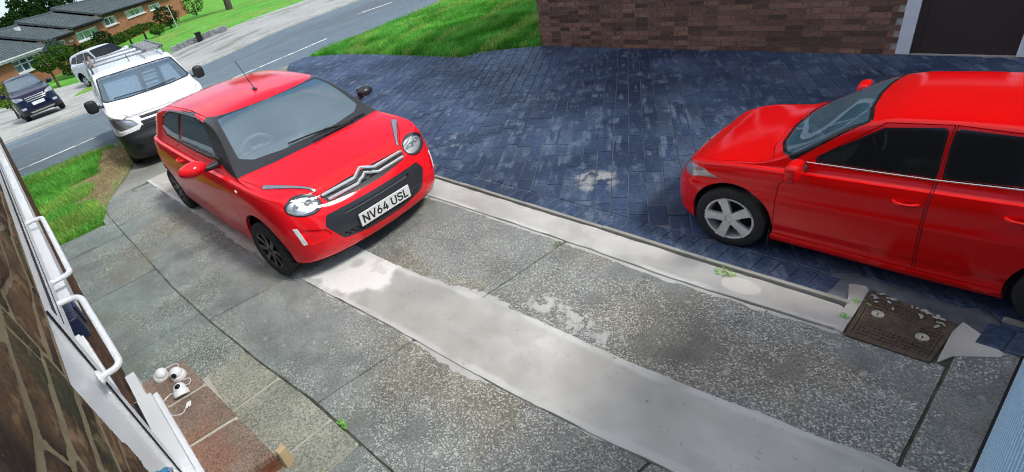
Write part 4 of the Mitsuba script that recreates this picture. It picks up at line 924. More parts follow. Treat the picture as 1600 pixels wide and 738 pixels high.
# ---------------------------------------------------------------- the other vehicles
scene['m_glass_sky_film'] = {'type': 'blendbsdf', 'weight': .13, 'a': {'type': 'thindielectric', 'int_ior': 1.9}, 'b': two({'type': 'principled', 'base_color': rgb(.20, .40, .58), 'roughness': .4})}  # van windscreen glass, its blue share painted in as sky reflection
paint('m_white_paint2', (.92, .93, .94))
paint('m_silver_white', (.80, .82, .84))
paint('m_navy_paint', (.003, .007, .035))
paint('m_red_deep', (.78, .003, .004))
mat('m_rack', (.20, .21, .22), .4, metal=.5)
def build_car(key, body, A, S, paint):
    """S: polygons and sizes in the car's own metres; A: car -> world (may scale)"""
    B = body; tm = lambda m: (to_tm(m) if isinstance(m, m3.Manifold) else m.copy()).apply_transform(A)
    P = lambda part, m, b, sm=30: obj(f'{key}__{part}', tm(m), b, sm) if not (isinstance(m, m3.Manifold) and m.is_empty()) else None
    add = lambda L: m3.Manifold.batch_boolean(L, m3.OpType.Add)
    rw, hw = S['rw'], S['half']
    wy = S['axles']
    wells = add([m3.Manifold.cylinder(.8, rw*S.get('well', 1.17), rw*S.get('well', 1.17), 40).rotate([0, 90, 0]).scale([1, S.get('sy', 1), 1]).translate([x, y, S['wz']]) for y in wy for x in (hw-.32, -hw-.48)])
    ws = smooth_poly(S['screen']+mir(S['screen'])[::-1], .03)
    wins = [smooth_poly(q, .02) for q in S['side']]
    lo, hi = S['screen_z']
    rear = smooth_poly(S['rear'], .03)
    ry = S['rear_y']
    holes = add([prism(ws, 'z', lo, hi)]+[p for q in wins for p in (prism(q, 'x', .2, 1.5), prism(q, 'x', -1.5, -.2))]+[prism(rear, 'y', ry-1.2, ry)])
    lamps = S['lamps']; L_ = [Polygon(q) for q in lamps]+[Polygon(mir(q)) for q in lamps]; fy = S['front_y']
    LP = [prism(smooth_poly(list(q.exterior.coords)[:-1], .015), 'y', fy, fy+2) for q in L_]
    shell = B.off(0)-B.off(-.03)-wells-holes-add(LP)
    blackP = [prism(smooth_poly(q, .01), ax, *rg) for q, ax, rg in S.get('black', [])]
    if blackP: shell = shell-add(blackP)
    doors = []
    for q in S['doors']:
        D = Polygon(q).buffer(.02).buffer(-.02)
        for s in (1, -1):
            rg = (.2, 1.5) if s > 0 else (-1.5, -.2)
            doors.append((prism(D, 'x', *rg), prism(D.buffer(-.007), 'x', *rg)))
    if S.get('bonnet'):
        Q = smooth_poly(S['bonnet']+mir(S['bonnet'])[::-1], .03); z0 = S['bonnet_z']
        bp = (prism(Q, 'z', z0, 3), prism(Q.buffer(-.005), 'z', z0, 3)); P('bonnet', shell ^ bp[1], paint); shell = shell-bp[0]
    for d0, d1 in doors: P('door', shell ^ d1, paint); shell = shell-d0
    P('body', shell, paint)
    for q, ax, rg in S.get('black', []): P(S.get('black_name', 'bumper'), B.layer(prism(smooth_poly(q, .01), ax, *rg), .004, -.03)-wells-add(LP), S.get('black_m', 'm_black_plastic'))
    P('windscreen', B.layer(prism(ws.buffer(.01), 'z', lo, hi), -.003, -.009), S.get('glass', 'm_glass'), True)
    P('screen_seal', B.layer(prism(ws.buffer(.03).difference(ws), 'z', lo, hi), .003, -.02), 'm_black_gloss')
    for q in wins:
        for rg in ((.2, 1.5), (-1.5, -.2)):
            P('side_window', B.layer(prism(q.buffer(.01), 'x', *rg), -.003, -.009), 'm_glass_dark')
            P('window_seal', B.layer(prism(q.buffer(.022).difference(q), 'x', *rg), .003, -.02), S.get('seal', 'm_black_gloss'))
    P('rear_window', B.layer(prism(rear.buffer(.01), 'y', ry-1.2, ry), -.003, -.009), 'm_glass_dark')
    P('cabin_lining', (B.off(-.032)-B.off(-.037))-holes-wells, S.get('lining', 'm_cabin'))
    P('floor', bx(-hw+.1, hw-.1, wy[1]-.3, wy[0]+.3, .32, .35), 'm_under')
    for l in LP:
        k = P('headlight', B.layer(l, -.02, -.035), 'm_lamp_dark')
        c = np.array(to_tm(B.layer(l, -.019, -.022)).vertices).mean(0)
        obj(k+'__reflector', tm(trimesh.creation.icosphere(2, .045).apply_transform(np.diag([1, .6, 1, 1.])).apply_translation(c)), 'm_chrome', True)
        obj(k+'__lens', tm(B.layer(l, .002, -.003)), 'm_lens', 30)
    for part, q, ax, rg, d1, d0, m in S.get('panels', []): P(part, B.layer(prism(q if isinstance(q, Polygon) else smooth_poly(q, .008), ax, *rg), d1, d0)-wells, m)
    for part, line, ax, sg, lift, r, m in S.get('trims', []): P(part, tube(surf(B, dense(line, 40), ax, sg, lift), r, 8), m, 40)
    mx, my, mz = S['mirror']
    for s in (1, -1):
        hb = trimesh.creation.icosphere(3, 1.); hb.vertices[:] = np.sign(hb.vertices)*np.abs(hb.vertices)**.62; hb.vertices[:, 1] = np.where(hb.vertices[:, 1] < 0, hb.vertices[:, 1]*.45, hb.vertices[:, 1]); hb.apply_scale(S.get('mirror_size', (.12, .09, .085)))
        k = P('door_mirror', hb.apply_translation((s*mx, my, mz)), S.get('mirror_m', paint), True)
        obj(k+'__stalk', tm(tube([(s*(mx-.24), my, mz-.07), (s*(mx-.1), my, mz-.05), (s*mx, my, mz-.03)], .028, 8)), 'm_black_plastic', 40)
    for hy, hz in S.get('handles', []):
        for s in (1, -1):
            hp = surf(B, [(hy, hz)], 'x', s)[0]
            P('door_handle', cat_([tube(bez([hp+[-s*.005, -.095, 0], hp+[s*.03, -.06, 0], hp+[s*.034, .06, 0], hp+[-s*.005, .095, 0]], 14), .015, 8), trimesh.creation.icosphere(2, 1).apply_scale((.003, .06, .035)).apply_translation(hp+[s*.002, 0, 0])]), S.get('handle_m', paint), 40)
    P('dashboard', bx(-hw+.16, hw-.16, S['dash_y']-.35, S['dash_y'], .75, S['dash_z']), S.get('dash_m', 'm_cabin'), False)
    for x in (.38, -.38):
        q = [rbox(.48, .5, .16, .05).apply_translation((x, S['seat_y'], S['dash_z']-.35)), rot(rbox(.46, .13, .62, .05), -.25, (1, 0, 0)).apply_translation((x, S['seat_y']-.32, S['dash_z'])), rbox(.24, .09, .16, .04).apply_translation((x, S['seat_y']-.44, S['dash_z']+.4))]
        P('seat', cat_(q), 'm_cabin', 35)
    P('steering_wheel', tube([(.38+.18*math.cos(t), S['seat_y']+.5+.07*math.sin(t), S['dash_z']+.02+.16*math.sin(t)) for t in np.linspace(0, 6.283, 30)[:-1]], .015, 8, True), 'm_cabin_light', 40)
    R0 = A[:3, :3]/np.linalg.norm(A[:3, :3], axis=0)
    for y in wy:
        for s in (1, -1):
            M = np.eye(4); M[:3, :3] = R0; c = A@np.array([s*(hw-S['ww']*.62), y, 0, 1.]); M[:3, 3] = c[:3]+np.array([0, 0, S['wr']])
            wheel(nexpart(key+'__wheel'), S['wr'], S['ww'], S['rim'], S.get('spokes', 5), S.get('rimm', 'm_alloy'), M, s, S.get('style', 'five'))
    if 'plate' in S:
        t_, pz, pw, ph = S['plate']; plate(key, t_, B, pz, pw, ph, A, 'm_plate_white')
    return P
# --- white van
van = thing('white_van', 'white panel van with black bumper and roof rack, parked behind the bright red hatchback', 'van')
vA = pose(1.70, 10.66, math.radians(-5))@np.diag([.93, .92, .86, 1.])
vb = Body([(0, .86, .20, 1.00), (.45, .83, .20, 1.0), (.76, .70, .20, 1.05), (.89, .42, .2, 1.13), (.92, 0, .2, 1.18), (.925, -.6, .2, 1.2), (.925, -2, .2, 1.22), (.925, -3.3, .22, 1.22), (.89, -3.5, .25, 1.2), (.6, -3.56, .28, 1.2), (.3, -3.57, .28, 1.2), (0, -3.575, .28, 1.2)],
    [(0, .10), (.10, .03), (.25, 0), (.5, .01), (.62, .06), (.8, .10), (.92, .15), (1, .22)], [(0, .05), (.06, .02), (.2, .0), (.5, 0), (.7, .01), (.9, .02), (1, .035)], [(0, .06), (.2, .01), (.5, 0), (.8, .01), (1, .03)],
    [(.62, 1.02), (.45, 1.12), (.12, 1.25), (.0, 1.295), (-.85, 1.77), (-1.05, 1.83), (-2, 1.86), (-3.2, 1.84), (-3.42, 1.78), (-3.54, 1.3)], tumble=.17, shelf=.03, crown=.045, nu=120, nv=22, nt=22)
P_ = build_car(van, vb, vA, dict(rw=.33, half=.92, axles=(0., -2.66), wz=.36, well=1.2, wr=.305, ww=.21, rim=.19, spokes=8, rimm='m_rim_dark', style='plain',
    screen=[(0, -.02), (.4, -.045), (.76, -.135), (.80, -.20), (.70, -.80), (.35, -.765), (0, -.755)], screen_z=(1.1, 2.), side=[[(-.36, 1.27), (-.98, 1.68), (-1.60, 1.71), (-1.64, 1.28)]], rear=[(-.6, 1.7), (.6, 1.7), (.68, 1.25), (-.68, 1.25)], rear_y=-3.0,
    lamps=[[(.50, .86), (.84, .82), (.91, .93), (.90, 1.06), (.80, 1.08), (.55, .97)]], front_y=.1,
    black=[([(-.97, .16), (.97, .16), (.97, .70), (.72, .76), (.52, .78), (.46, .84), (-.46, .84), (-.52, .78), (-.72, .76), (-.97, .70)], 'y', (.22, 1.5)), ([(-.33, .16), (-2.33, .16), (-2.33, .30), (-.33, .30)], 'x', (.5, 1.4)), ([(-.33, .16), (-2.33, .16), (-2.33, .30), (-.33, .30)], 'x', (-1.4, -.5))], black_name='bumper',
    doors=[[(-.38, .34), (-.30, .9), (-.30, 1.2), (-.95, 1.76), (-1.66, 1.78), (-1.72, .34)], [(-1.74, .34), (-1.68, 1.78), (-2.2, 1.79), (-2.26, .85), (-2.42, .82), (-2.40, .7), (-2.26, .6), (-2.26, .34)]],
    bonnet=[(0, .05), (.4, .03), (.78, -.06), (.80, .25), (.72, .50), (.5, .60), (0, .66)], bonnet_z=.98, lining='m_cabin_light', mirror=(1.035, -.30, 1.30), mirror_size=(.105, .08, .135), mirror_m='m_black_plastic', handles=[(-1.55, 1.08)], handle_m='m_black_plastic', dash_y=-.12, dash_z=1.16, seat_y=-1.35, dash_m='m_bulkhead', glass='m_glass_sky_film',
    panels=[('bonnet_slot', [(-.42, 1.0), (.42, 1.0), (.40, .955), (-.40, .955)], 'y', (.2, 1.4), .003, -.02, 'm_black_plastic'), ('grille', [(-.44, .92), (.44, .92), (.40, .765), (-.40, .765)], 'y', (.2, 1.4), .008, -.03, 'm_black_plastic'), ('fog_lamp', Polygon(ell(.66, .46, .075, .06)), 'y', (.2, 1.4), .006, -.02, 'm_black_gloss'), ('fog_lamp', Polygon(ell(-.66, .46, .075, .06)), 'y', (.2, 1.4), .006, -.02, 'm_black_gloss'), ('lower_grille', [(-.42, .60), (.42, .60), (.42, .42), (-.42, .42)], 'y', (.2, 1.4), .006, -.02, 'm_under'), ('badge', Polygon(ell(0, .855, .10, .04)), 'y', (.2, 1.4), .02, -.02, 'm_dark_trim'),
        ('number_plate', [(-.26, .70), (.26, .70), (.26, .59), (-.26, .59)], 'y', (.2, 1.4), .014, .0, 'm_dark_trim'), ('side_moulding', [(-.45, .52), (-2.2, .52), (-2.2, .60), (-.45, .60)], 'x', (.5, 1.4), .010, -.0, 'm_black_plastic'), ('side_moulding', [(-.45, .52), (-2.2, .52), (-2.2, .60), (-.45, .60)], 'x', (-1.4, -.5), .010, -.0, 'm_black_plastic')],
    trims=[('grille_bar', [(-.40, .885), (.40, .885)], 'y', 1, .012, .009, 'm_dark_trim'), ('grille_bar', [(-.40, .835), (.40, .835)], 'y', 1, .012, .009, 'm_dark_trim'), ('grille_bar', [(-.39, .79), (.39, .79)], 'y', 1, .012, .009, 'm_dark_trim'), ('wiper', [(.62, -.13), (.05, -.06)], 'z', 1, .015, .010, 'm_black_plastic'), ('wiper', [(.0, -.05), (-.55, -.13)], 'z', 1, .015, .010, 'm_black_plastic')]), 'm_white_paint2')
mat('m_bulkhead', (.36, .52, .68), .7)  # pale blue behind the van windscreen, standing in for reflected sky
P_('sun_shade', to_tm(extr([(-.72, 0), (.72, 0), (.64, .86), (-.64, .86)], .008)).apply_transform(np.array([[1, 0, 0, 0], [0, -.80, 0, -.22], [0, .60, 1, 1.115], [0, 0, 0, 1.]])), 'm_bulkhead', False)  # panel added close behind the glass as bright ground for the reflection
ladder_reflection = thing('ladder', 'added dark ladder shape standing in for a reflection in the white van windscreen', 'ladder')  # ladder form added inside the cab to draw a reflection on the windscreen
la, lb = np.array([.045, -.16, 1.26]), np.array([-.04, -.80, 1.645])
for dx in (0, -.36): obj(ladder_reflection+'__stile', tube([la+[dx, 0, 0], lb+[dx, 0, 0]], .036, 8).apply_transform(vA), 'm_black_plastic', 40)
for t in (.10, .42, .74): obj(ladder_reflection+'__rung', tube([la*(1-t)+lb*t, la*(1-t)+lb*t+[-.36, 0, 0]], .020, 8).apply_transform(vA), 'm_black_plastic', 40)
rk = thing('roof_rack', 'grey metal roof rack with cross bars and side rails on the white van', 'roof rack')
for y in (-1.25, -2.15, -3.05):
    k = obj(rk+'__cross_bar', tube([(-.74, y, 1.93), (.74, y, 1.93)], .017, 8).apply_transform(vA), 'm_rack', 40)
    for s in (1, -1): obj(k+'__foot', cat_([tube([(s*.70, y, 1.93), (s*.71, y, 1.80)], .014, 8), rbox(.06, .09, .03, .008).apply_translation((s*.71, y, 1.80))]).apply_transform(vA), 'm_rack', 40)
for s in (1, -1): obj(rk+'__side_rail', tube([(s*.74, -1.2, 1.955), (s*.74, -3.15, 1.955)], .014, 8).apply_transform(vA), 'm_rack', 40)
rl = thing('ladder', 'grey aluminium ladder lying flat on the roof rack of the white van', 'ladder')
for x in (-.68, -.34): obj(rl+'__stile', rbox(.03, 2.6, .07, .006).apply_translation((x, -2.15, 1.98)).apply_transform(vA), 'm_rack', False)
for y in np.arange(-3.3, -.95, .25): obj(rl+'__rung', tube([(-.68, y, 1.98), (-.34, y, 1.98)], .016, 8).apply_transform(vA), 'm_rack', 40)
rp = thing('pipe', 'rusty brown tube tied along the roof rack of the white van', 'pipe')
obj(rp, tube([(.66, -.95, 1.975), (.60, -3.4, 1.98)], .028, 10).apply_transform(vA), mat('m_pipe', (.20, .13, .11), .6) or 'm_pipe', 40)
ra = np.array([0, -1.12, 1.83]); obj(van+'__aerial', tube([ra, ra+[0, -.10, .16]], .008, 6).apply_transform(vA), 'm_black_plastic', 40)
# --- dark blue SUV over the road
suv = thing('blue_car', 'dark navy SUV with chrome grille bars, parked across the road at far left', 'car')
sx0, sy0 = .30, 28.6
sA = pose(sx0, sy0, math.radians(3), float(TZ(sx0, sy0))+.057)
sA[:3, :3] = sA[:3, :3]@np.diag([.87, 1., 1.09])
tilt = trimesh.transformations.rotation_matrix(math.radians(-3.2), (0, 1, 0), sA[:3, 3])@trimesh.transformations.rotation_matrix(math.radians(-3.6), (1, 0, 0), sA[:3, 3])
sA = tilt@sA
SUV_PLAN = [(0, .90, .24, .92), (.4, .88, .24, .93), (.72, .76, .24, .97), (.88, .48, .22, 1.03), (.92, .1, .22, 1.06), (.925, -.6, .22, 1.08), (.93, -2, .22, 1.12), (.92, -2.9, .25, 1.14), (.88, -3.3, .3, 1.13), (.6, -3.52, .32, 1.12), (.3, -3.56, .33, 1.12), (0, -3.57, .33, 1.12)]
SUV_F = [(0, .12), (.10, .04), (.3, .0), (.5, 0), (.7, .03), (.85, .08), (1, .18)]; SUV_S = [(0, .07), (.08, .02), (.25, .0), (.5, 0), (.7, .01), (.9, .03), (1, .06)]; SUV_R = [(0, .08), (.2, .01), (.5, 0), (.8, .03), (1, .08)]
SUV_Z = [(.66, .94), (.45, 1.04), (0, 1.12), (-.25, 1.16), (-1.05, 1.60), (-1.3, 1.655), (-2, 1.68), (-2.9, 1.63), (-3.2, 1.55), (-3.48, 1.2)]
def suv_spec(**kw):
    d = dict(rw=.345, half=.92, axles=(0., -2.69), wz=.37, well=1.16, wr=.345, ww=.22, rim=.235, spokes=5,
        screen=[(0, -.30), (.4, -.33), (.70, -.44), (.76, -.52), (.60, -1.06), (.3, -1.0), (0, -.985)], screen_z=(1.05, 2.), side=[[(-.70, 1.17), (-1.20, 1.50), (-1.62, 1.54), (-1.64, 1.17)], [(-1.72, 1.17), (-1.70, 1.54), (-2.4, 1.52), (-2.55, 1.19)], [(-2.62, 1.20), (-2.50, 1.50), (-2.9, 1.46), (-3.1, 1.25)]], rear=[(-.55, 1.5), (.55, 1.5), (.70, 1.18), (-.70, 1.18)], rear_y=-2.9,
        lamps=[[(.48, .83), (.80, .80), (.90, .88), (.90, .97), (.74, .97), (.50, .90)]], front_y=.1, black=[([(-.97, .2), (.97, .2), (.97, .40), (-.97, .40)], 'y', (.35, 1.5))],
        doors=[[(-.42, .34), (-.42, .9), (-.60, 1.13), (-1.2, 1.56), (-1.67, 1.60), (-1.70, .34)], [(-1.72, .34), (-1.68, 1.60), (-2.45, 1.57), (-2.6, 1.15), (-2.42, .85), (-2.28, .34)]],
        bonnet=[(0, -.22), (.5, -.26), (.80, -.36), (.80, .25), (.66, .52), (.3, .66), (0, .69)], bonnet_z=.93, mirror=(1.07, -.68, 1.14), handles=[(-1.5, .98), (-2.35, 1.0)], dash_y=-.55, dash_z=1.08, seat_y=-1.6, plate=('', .60, .27, .06))
    d.update(kw); return d
sb_ = Body(SUV_PLAN, SUV_F, SUV_S, SUV_R, SUV_Z, tumble=.42, shelf=.04, crown=.05, nu=90, nv=18, nt=18)
build_car(suv, sb_, sA, suv_spec(panels=[('grille', [(-.44, .88), (.44, .88), (.40, .68), (-.40, .68)], 'y', (.2, 1.4), .006, -.03, 'm_black_gloss'), ('fog_lamp', [(.58, .55), (.80, .55), (.78, .46), (.60, .46)], 'y', (.2, 1.4), .006, -.02, 'm_lamp_inner'), ('fog_lamp', [(-.58, .55), (-.80, .55), (-.78, .46), (-.60, .46)], 'y', (.2, 1.4), .006, -.02, 'm_lamp_inner'), ('skid_plate', [(-.55, .34), (.55, .34), (.5, .28), (-.5, .28)], 'y', (.2, 1.4), .010, -.02, 'm_chrome')],
    trims=[('chrome_bar', [(-.42, z), (.42, z)], 'y', 1, .012, .018, 'm_chrome') for z in (.85, .785, .72)]), 'm_navy_paint')
wc = thing('white_car', 'white estate car with dark glass parked over the road, half hidden behind the white van', 'car')
wx, wy_ = 5.35, 37.2
wA = pose(wx, wy_, math.radians(24), float(TZ(wx, wy_))+.057); wA[:3, :3] = wA[:3, :3]@np.diag([1.16, 1.1, 1.22])
wA = trimesh.transformations.rotation_matrix(math.radians(-3.2), (0, 1, 0), wA[:3, 3])@trimesh.transformations.rotation_matrix(math.radians(-3.), (1, 0, 0), wA[:3, 3])@wA
build_car(wc, sb_, wA, suv_spec(glass='m_glass_dark', panels=[('grille', [(-.44, .88), (.44, .88), (.40, .72), (-.40, .72)], 'y', (.2, 1.4), .006, -.03, 'm_black_gloss')]), 'm_silver_white')
# --- the neighbour's red car at the right
rc = thing('red_car', 'deep red five-door car with five-spoke alloy wheels on the dark blue block drive', 'car')
rA = pose(4.075, 1.27, math.pi)@np.diag([.71, .63, .785, 1.])
rb = Body([(0, .86, .18, .72), (.4, .83, .18, .73), (.70, .70, .18, .77), (.86, .42, .17, .84), (.90, .1, .17, .88), (.905, -.6, .17, .91), (.91, -1.9, .17, .95), (.90, -3.0, .2, .97), (.86, -3.35, .24, .97), (.6, -3.58, .28, .96), (.3, -3.62, .28, .96), (0, -3.63, .28, .96)],
    [(0, .10), (.10, .03), (.3, .0), (.5, 0), (.7, .03), (.85, .08), (1, .18)], [(0, .08), (.05, .03), (.12, .02), (.2, .03), (.28, .015), (.5, .006), (.66, 0), (.70, .012), (.9, .03), (1, .06)], [(0, .08), (.2, .01), (.5, 0), (.8, .03), (1, .08)],
    [(.62, .74), (.45, .84), (0, .94), (-.25, .985), (-1.05, 1.38), (-1.3, 1.43), (-1.9, 1.45), (-2.9, 1.39), (-3.2, 1.30), (-3.52, 1.02)], tumble=.45, shelf=.04, crown=.05, nu=130, nv=30, nt=22)
build_car(rc, rb, rA, dict(rw=.335, half=.90, axles=(0., -2.77), wz=.325, well=1.15, sy=1.2, wr=.252, ww=.155, rim=.178, spokes=5, style='five', rimm='m_alloy',
    screen=[(0, -.30), (.4, -.33), (.68, -.44), (.74, -.52), (.58, -1.06), (.3, -1.0), (0, -.985)], screen_z=(.9, 2.), side=[[(-.70, 1.01), (-1.20, 1.30), (-1.62, 1.345), (-1.64, 1.03)], [(-1.72, 1.035), (-1.70, 1.345), (-2.3, 1.33), (-2.62, 1.20), (-2.66, 1.08)]], rear=[(-.55, 1.28), (.55, 1.28), (.68, 1.04), (-.68, 1.04)], rear_y=-2.9,
    lamps=[[(.48, .66), (.80, .66), (.88, .74), (.84, .80), (.70, .78), (.50, .72)]], front_y=.1, black=[([(-.5, .30), (.5, .30), (.45, .52), (-.45, .52)], 'y', (.35, 1.5))],
    doors=[[(-.46, .275), (-.46, .78), (-.60, .96), (-1.2, 1.36), (-1.67, 1.39), (-1.66, .8), (-1.70, .275)], [(-1.712, .275), (-1.672, .8), (-1.68, 1.39), (-2.35, 1.37), (-2.78, 1.0), (-2.50, .72), (-2.33, .275)]],
    bonnet=[(0, -.22), (.5, -.26), (.78, -.36), (.78, .25), (.64, .50), (.3, .62), (0, .65)], bonnet_z=.74, mirror=(1.04, -.66, 1.03), handles=[(-1.52, .845), (-2.25, .865)], dash_y=-.55, dash_z=.84, seat_y=-1.5, plate=('', .42, .26, .055), seal='m_black_gloss',
    panels=[('mud_flap', [(-.40, .06), (-.42, .30), (-.40, .32), (-.36, .30), (-.36, .06)], 'x', (-1.2, -.6), .0, -.15, 'm_black_plastic'), ('sill_trim', [(-.50, .235), (-2.30, .235), (-2.30, .262), (-.50, .262)], 'x', (-1.4, -.5), .007, -.01, 'm_red_deep')],
    trims=[('belt_trim', [(-.66, .995), (-1.65, 1.018), (-2.68, 1.062)], 'x', -1, .008, .008, 'm_chrome')]), 'm_red_deep')
obj(rc+'__mud_flap', rbox(.20, .012, .24, .005).apply_translation((-.80, -.44, .20)).apply_transform(rA), 'm_black_plastic', False)
# ---------------------------------------------------------------- over the road: bungalows, walls, bushes, trees
B0 = np.array([-.5, 50.]); BD = np.array([math.cos(math.radians(58)), math.sin(math.radians(58))]); BN = np.array([BD[1], -BD[0]])
def BMAT(t, z):
    A = np.eye(4); A[:3, 0] = [*BD, 0]; A[:3, 1] = [*-BN, 0]; A[:3, 3] = [*(B0+BD*t), z]; return A      # (along, back, up)
mat('m_brick_far', mikit.proc(lambda p, n, uv: mix((.26, .105, .055), (.42, .19, .10), fb(p.x*1.3, p.y*1.3, p.z*2, 4))*(.85+.3*smo(.15, .3, dr.abs(p.z*6.5-dr.floor(p.z*6.5)-.5)*2))), .9, spec=.2)
mat('m_curtain', (.55, .57, .56), .8)
def shrub(key, c, r, n, m, seed, leaf=.09, holes=.42):
    q = np.random.default_rng(seed); V, k = [], 0
    d = q.normal(size=(n*3, 3)); d /= np.linalg.norm(d, axis=1, keepdims=True); rad = q.uniform(.35, 1, n*3)**.4
    lump = meshkit.fbm(d*2.2+seed, 3, 7); keep = meshkit.fbm(d*3.3+seed*1.7+rad[:, None], 3, 8) > holes*.9
    P = d*(rad*(.72+.62*(lump-.25)))[:, None]*np.asarray(r); P = P[keep][:n]+np.asarray(c)
    n = len(P); a = q.normal(size=(n, 3)); a /= np.linalg.norm(a, axis=1, keepdims=True); b = np.cross(a, q.normal(size=(n, 3))); b /= np.linalg.norm(b, axis=1, keepdims=True)
    L = leaf*q.uniform(.6, 1.5, (n, 1))
    T_ = np.stack([P-a*L, P+b*L*.55, P+a*L, P-b*L*.55], 1).reshape(-1, 3); i = np.arange(n)*4
    return obj(key, trimesh.Trimesh(T_, np.vstack([np.stack([i, i+1, i+2], 1), np.stack([i, i+2, i+3], 1)]), process=False), m)
def leafmat(name, a, b):
    scene[name] = {'type': 'principledthin', 'base_color': mikit.proc(lambda p, n, uv, a=a, b=b: mix(a, b, fb(p.x*1.7, p.y*1.7, p.z*1.7, 3))*(.7+.6*noi(p.x*13, p.y*13, p.z*13))), 'roughness': .55, 'diff_trans': .5, 'spec_trans': 0.}
leafmat('m_leaf', (.030, .075, .012), (.085, .17, .030)); leafmat('m_leaf_dark', (.012, .035, .010), (.035, .08, .022)); leafmat('m_leaf_blue', (.05, .085, .075), (.14, .19, .17)); leafmat('m_leaf_bright', (.07, .15, .02), (.16, .28, .05))
mat('m_bark', mikit.proc(lambda p, n, uv: mix((.05, .038, .028), (.12, .095, .07), fb(p.x*9, p.y*9, p.z*2, 3))), .9)
UN = [(-9, 6.9, .50, -2.4), (6.93, 11.9, .82, -2.4), (11.93, 18.7, 1.13, -2.4), (18.73, 48, 1.48, -2.6)]
WINS = {0: [(1.9, 5.9, -.68, .28, 4)], 1: [(8.3, 10.5, -.15, .55, 2)], 2: [(12.6, 17.4, -.10, .70, 3)], 3: [(19.3, 22.6, .33, 1.15, 2), (25.5, 31.5, .40, 1.15, 4), (33.2, 37.7, .32, .95, 3)]}
LB = ['red brick bungalow at far left with a white-framed window behind the navy SUV', 'narrow red brick bungalow behind the blue-tinted shrub, second of the row from the left', 'middle red brick bungalow of the row, its wide white-silled window above the white car', 'red brick bungalow at the far right end of the row beyond the lawn']
for ui, (t0, t1, ze, zg) in enumerate(UN):
    k = thing('bungalow', LB[ui], 'house'); A = BMAT(0, 0)
    wall = m3.Manifold.cube([t1-t0, 7.6, ze+.12-zg]).translate([t0, 0, zg])
    for a, b, c, d, n in WINS[ui]: wall = wall-m3.Manifold.cube([b-a, .22, d-c]).translate([a, -.02, c])
    obj(k+'__wall', to_tm(wall).apply_transform(A), 'm_brick_far')
    ov = .45; zr = ze+1.62
    prof = [(-ov, ze-.03), (-ov, ze+.10), (3.8, zr), (7.6+ov, ze+.10), (7.6+ov, ze-.03), (3.8, zr-.14)]
    rf = prism(prof, 'x', t0-(.25 if ui == 0 else 0), t1)
    rk_ = obj(k+'__roof', to_tm(rf).apply_transform(A), 'm_tile')
    tiles = []
    for i in range(17):                                         # courses of tiles, each lapping the one below
        f0, f1 = i/17, (i+1)/17+.008
        y0, z0 = -ov+(3.8+ov)*f0, ze+.10+(zr-ze-.10)*f0; y1, z1 = -ov+(3.8+ov)*f1, ze+.10+(zr-ze-.10)*f1
        tiles.append(to_tm(prism([(y0, z0+.012), (y0, z0+.065), (y1, z1+.02), (y1, z1+.012)], 'x', t0+.002, t1-.002)).apply_transform(A))
    obj(rk_+'__tile_courses', cat_(tiles), 'm_tile'); tag(rk_+'__tile_courses', kind='stuff')
    obj(rk_+'__ridge', tube([(t0, 3.8, zr+.05), (t1, 3.8, zr+.05)], .10, 8).apply_transform(A), 'm_tile', 40)
    obj(rk_+'__gutter', bx(t0, t1, -ov-.11, -ov-.005, ze-.01, ze+.09).apply_transform(A), 'm_upvc' if ui < 1 else 'm_under')
    obj(rk_+'__fascia', bx(t0, t1, -ov+.003, -ov+.03, ze-.16, ze-.035).apply_transform(A), 'm_upvc' if ui < 1 else 'm_under')
    for a, b, c, d, n in WINS[ui]:
        w = obj(k+'__window', bx(a, b, .19, .20, c, d).apply_transform(A), 'm_under')
        obj(w+'__pane', bx(a, b, .10, .106, c, d).apply_transform(A), 'm_glass')
        if ui != 0 or True:
            for s0, s1 in ((0, .26), (.74, 1)): obj(w+'__curtain', bx(a+(b-a)*s0+.06, a+(b-a)*s1-.06, .15, .16, c+.05, d-.05).apply_transform(A), 'm_curtain')
        fr = [bx(a, b, .06, .13, d-.09, d), bx(a, b, .06, .13, c, c+.09)]+[bx(a+(b-a)*i/n-.05+(.05 if i == 0 else -.05 if i == n else 0), a+(b-a)*i/n+.05+(.05 if i == 0 else -.05 if i == n else 0), .05, .135, c, d) for i in range(n+1)]+([bx(a, b, .055, .132, c+(d-c)*.62-.04, c+(d-c)*.62+.04)] if ui == 0 else [])
        obj(w+'__frame', cat_(fr).apply_transform(A), 'm_upvc')
        obj(w+'__sill', bx(a-.08, b+.08, -.14, .05, c-.09, c-.005).apply_transform(A), 'm_upvc')
    if ui == 1:
        for a in (10.95, 11.35): obj(k+'__wall_lamp', bx(a, a+.18, -.12, -.003, .15, .32).apply_transform(A), 'm_upvc')
        obj(rk_+'__vent_cowl', cat_([bx(9.6, 9.95, 2.6, 2.9, zr-.5, zr-.05)]).apply_transform(A), 'm_upvc')
def at_px(px, py, dist):
    d = _f+(px-700)/778.85*_r-(py-335.5)/778.85*_u; d = d/np.linalg.norm(d[:2]); return np.array([0, 0, CAM_H])+d*dist
def plant(name, label, cat, px, py, dist, r, n, m, seed, leaf=.1, group=None, trunk=True, zc=None):
    k = thing(name, label, cat, group); c = at_px(px, py, dist)
    shrub(k+'__foliage', c, r, n, m, seed, leaf)
    g = float(TZ(c[0], c[1]))-.2
    obj(k+'__stem', tube([(c[0], c[1], g), (c[0]+.05, c[1], (g+c[2])/2), (c[0], c[1], c[2]+r[2]*.4)], [.09+.02*r[0], .06+.02*r[0], .02], 7), 'm_bark', 40); return k
plant('shrub', 'grey-green blue-tinted shrub against the bungalow wall above the navy SUV', 'shrub', 88, 80, 52, (1.0, 1.0, 1.0), 900, 'm_leaf_blue', 31, .10)
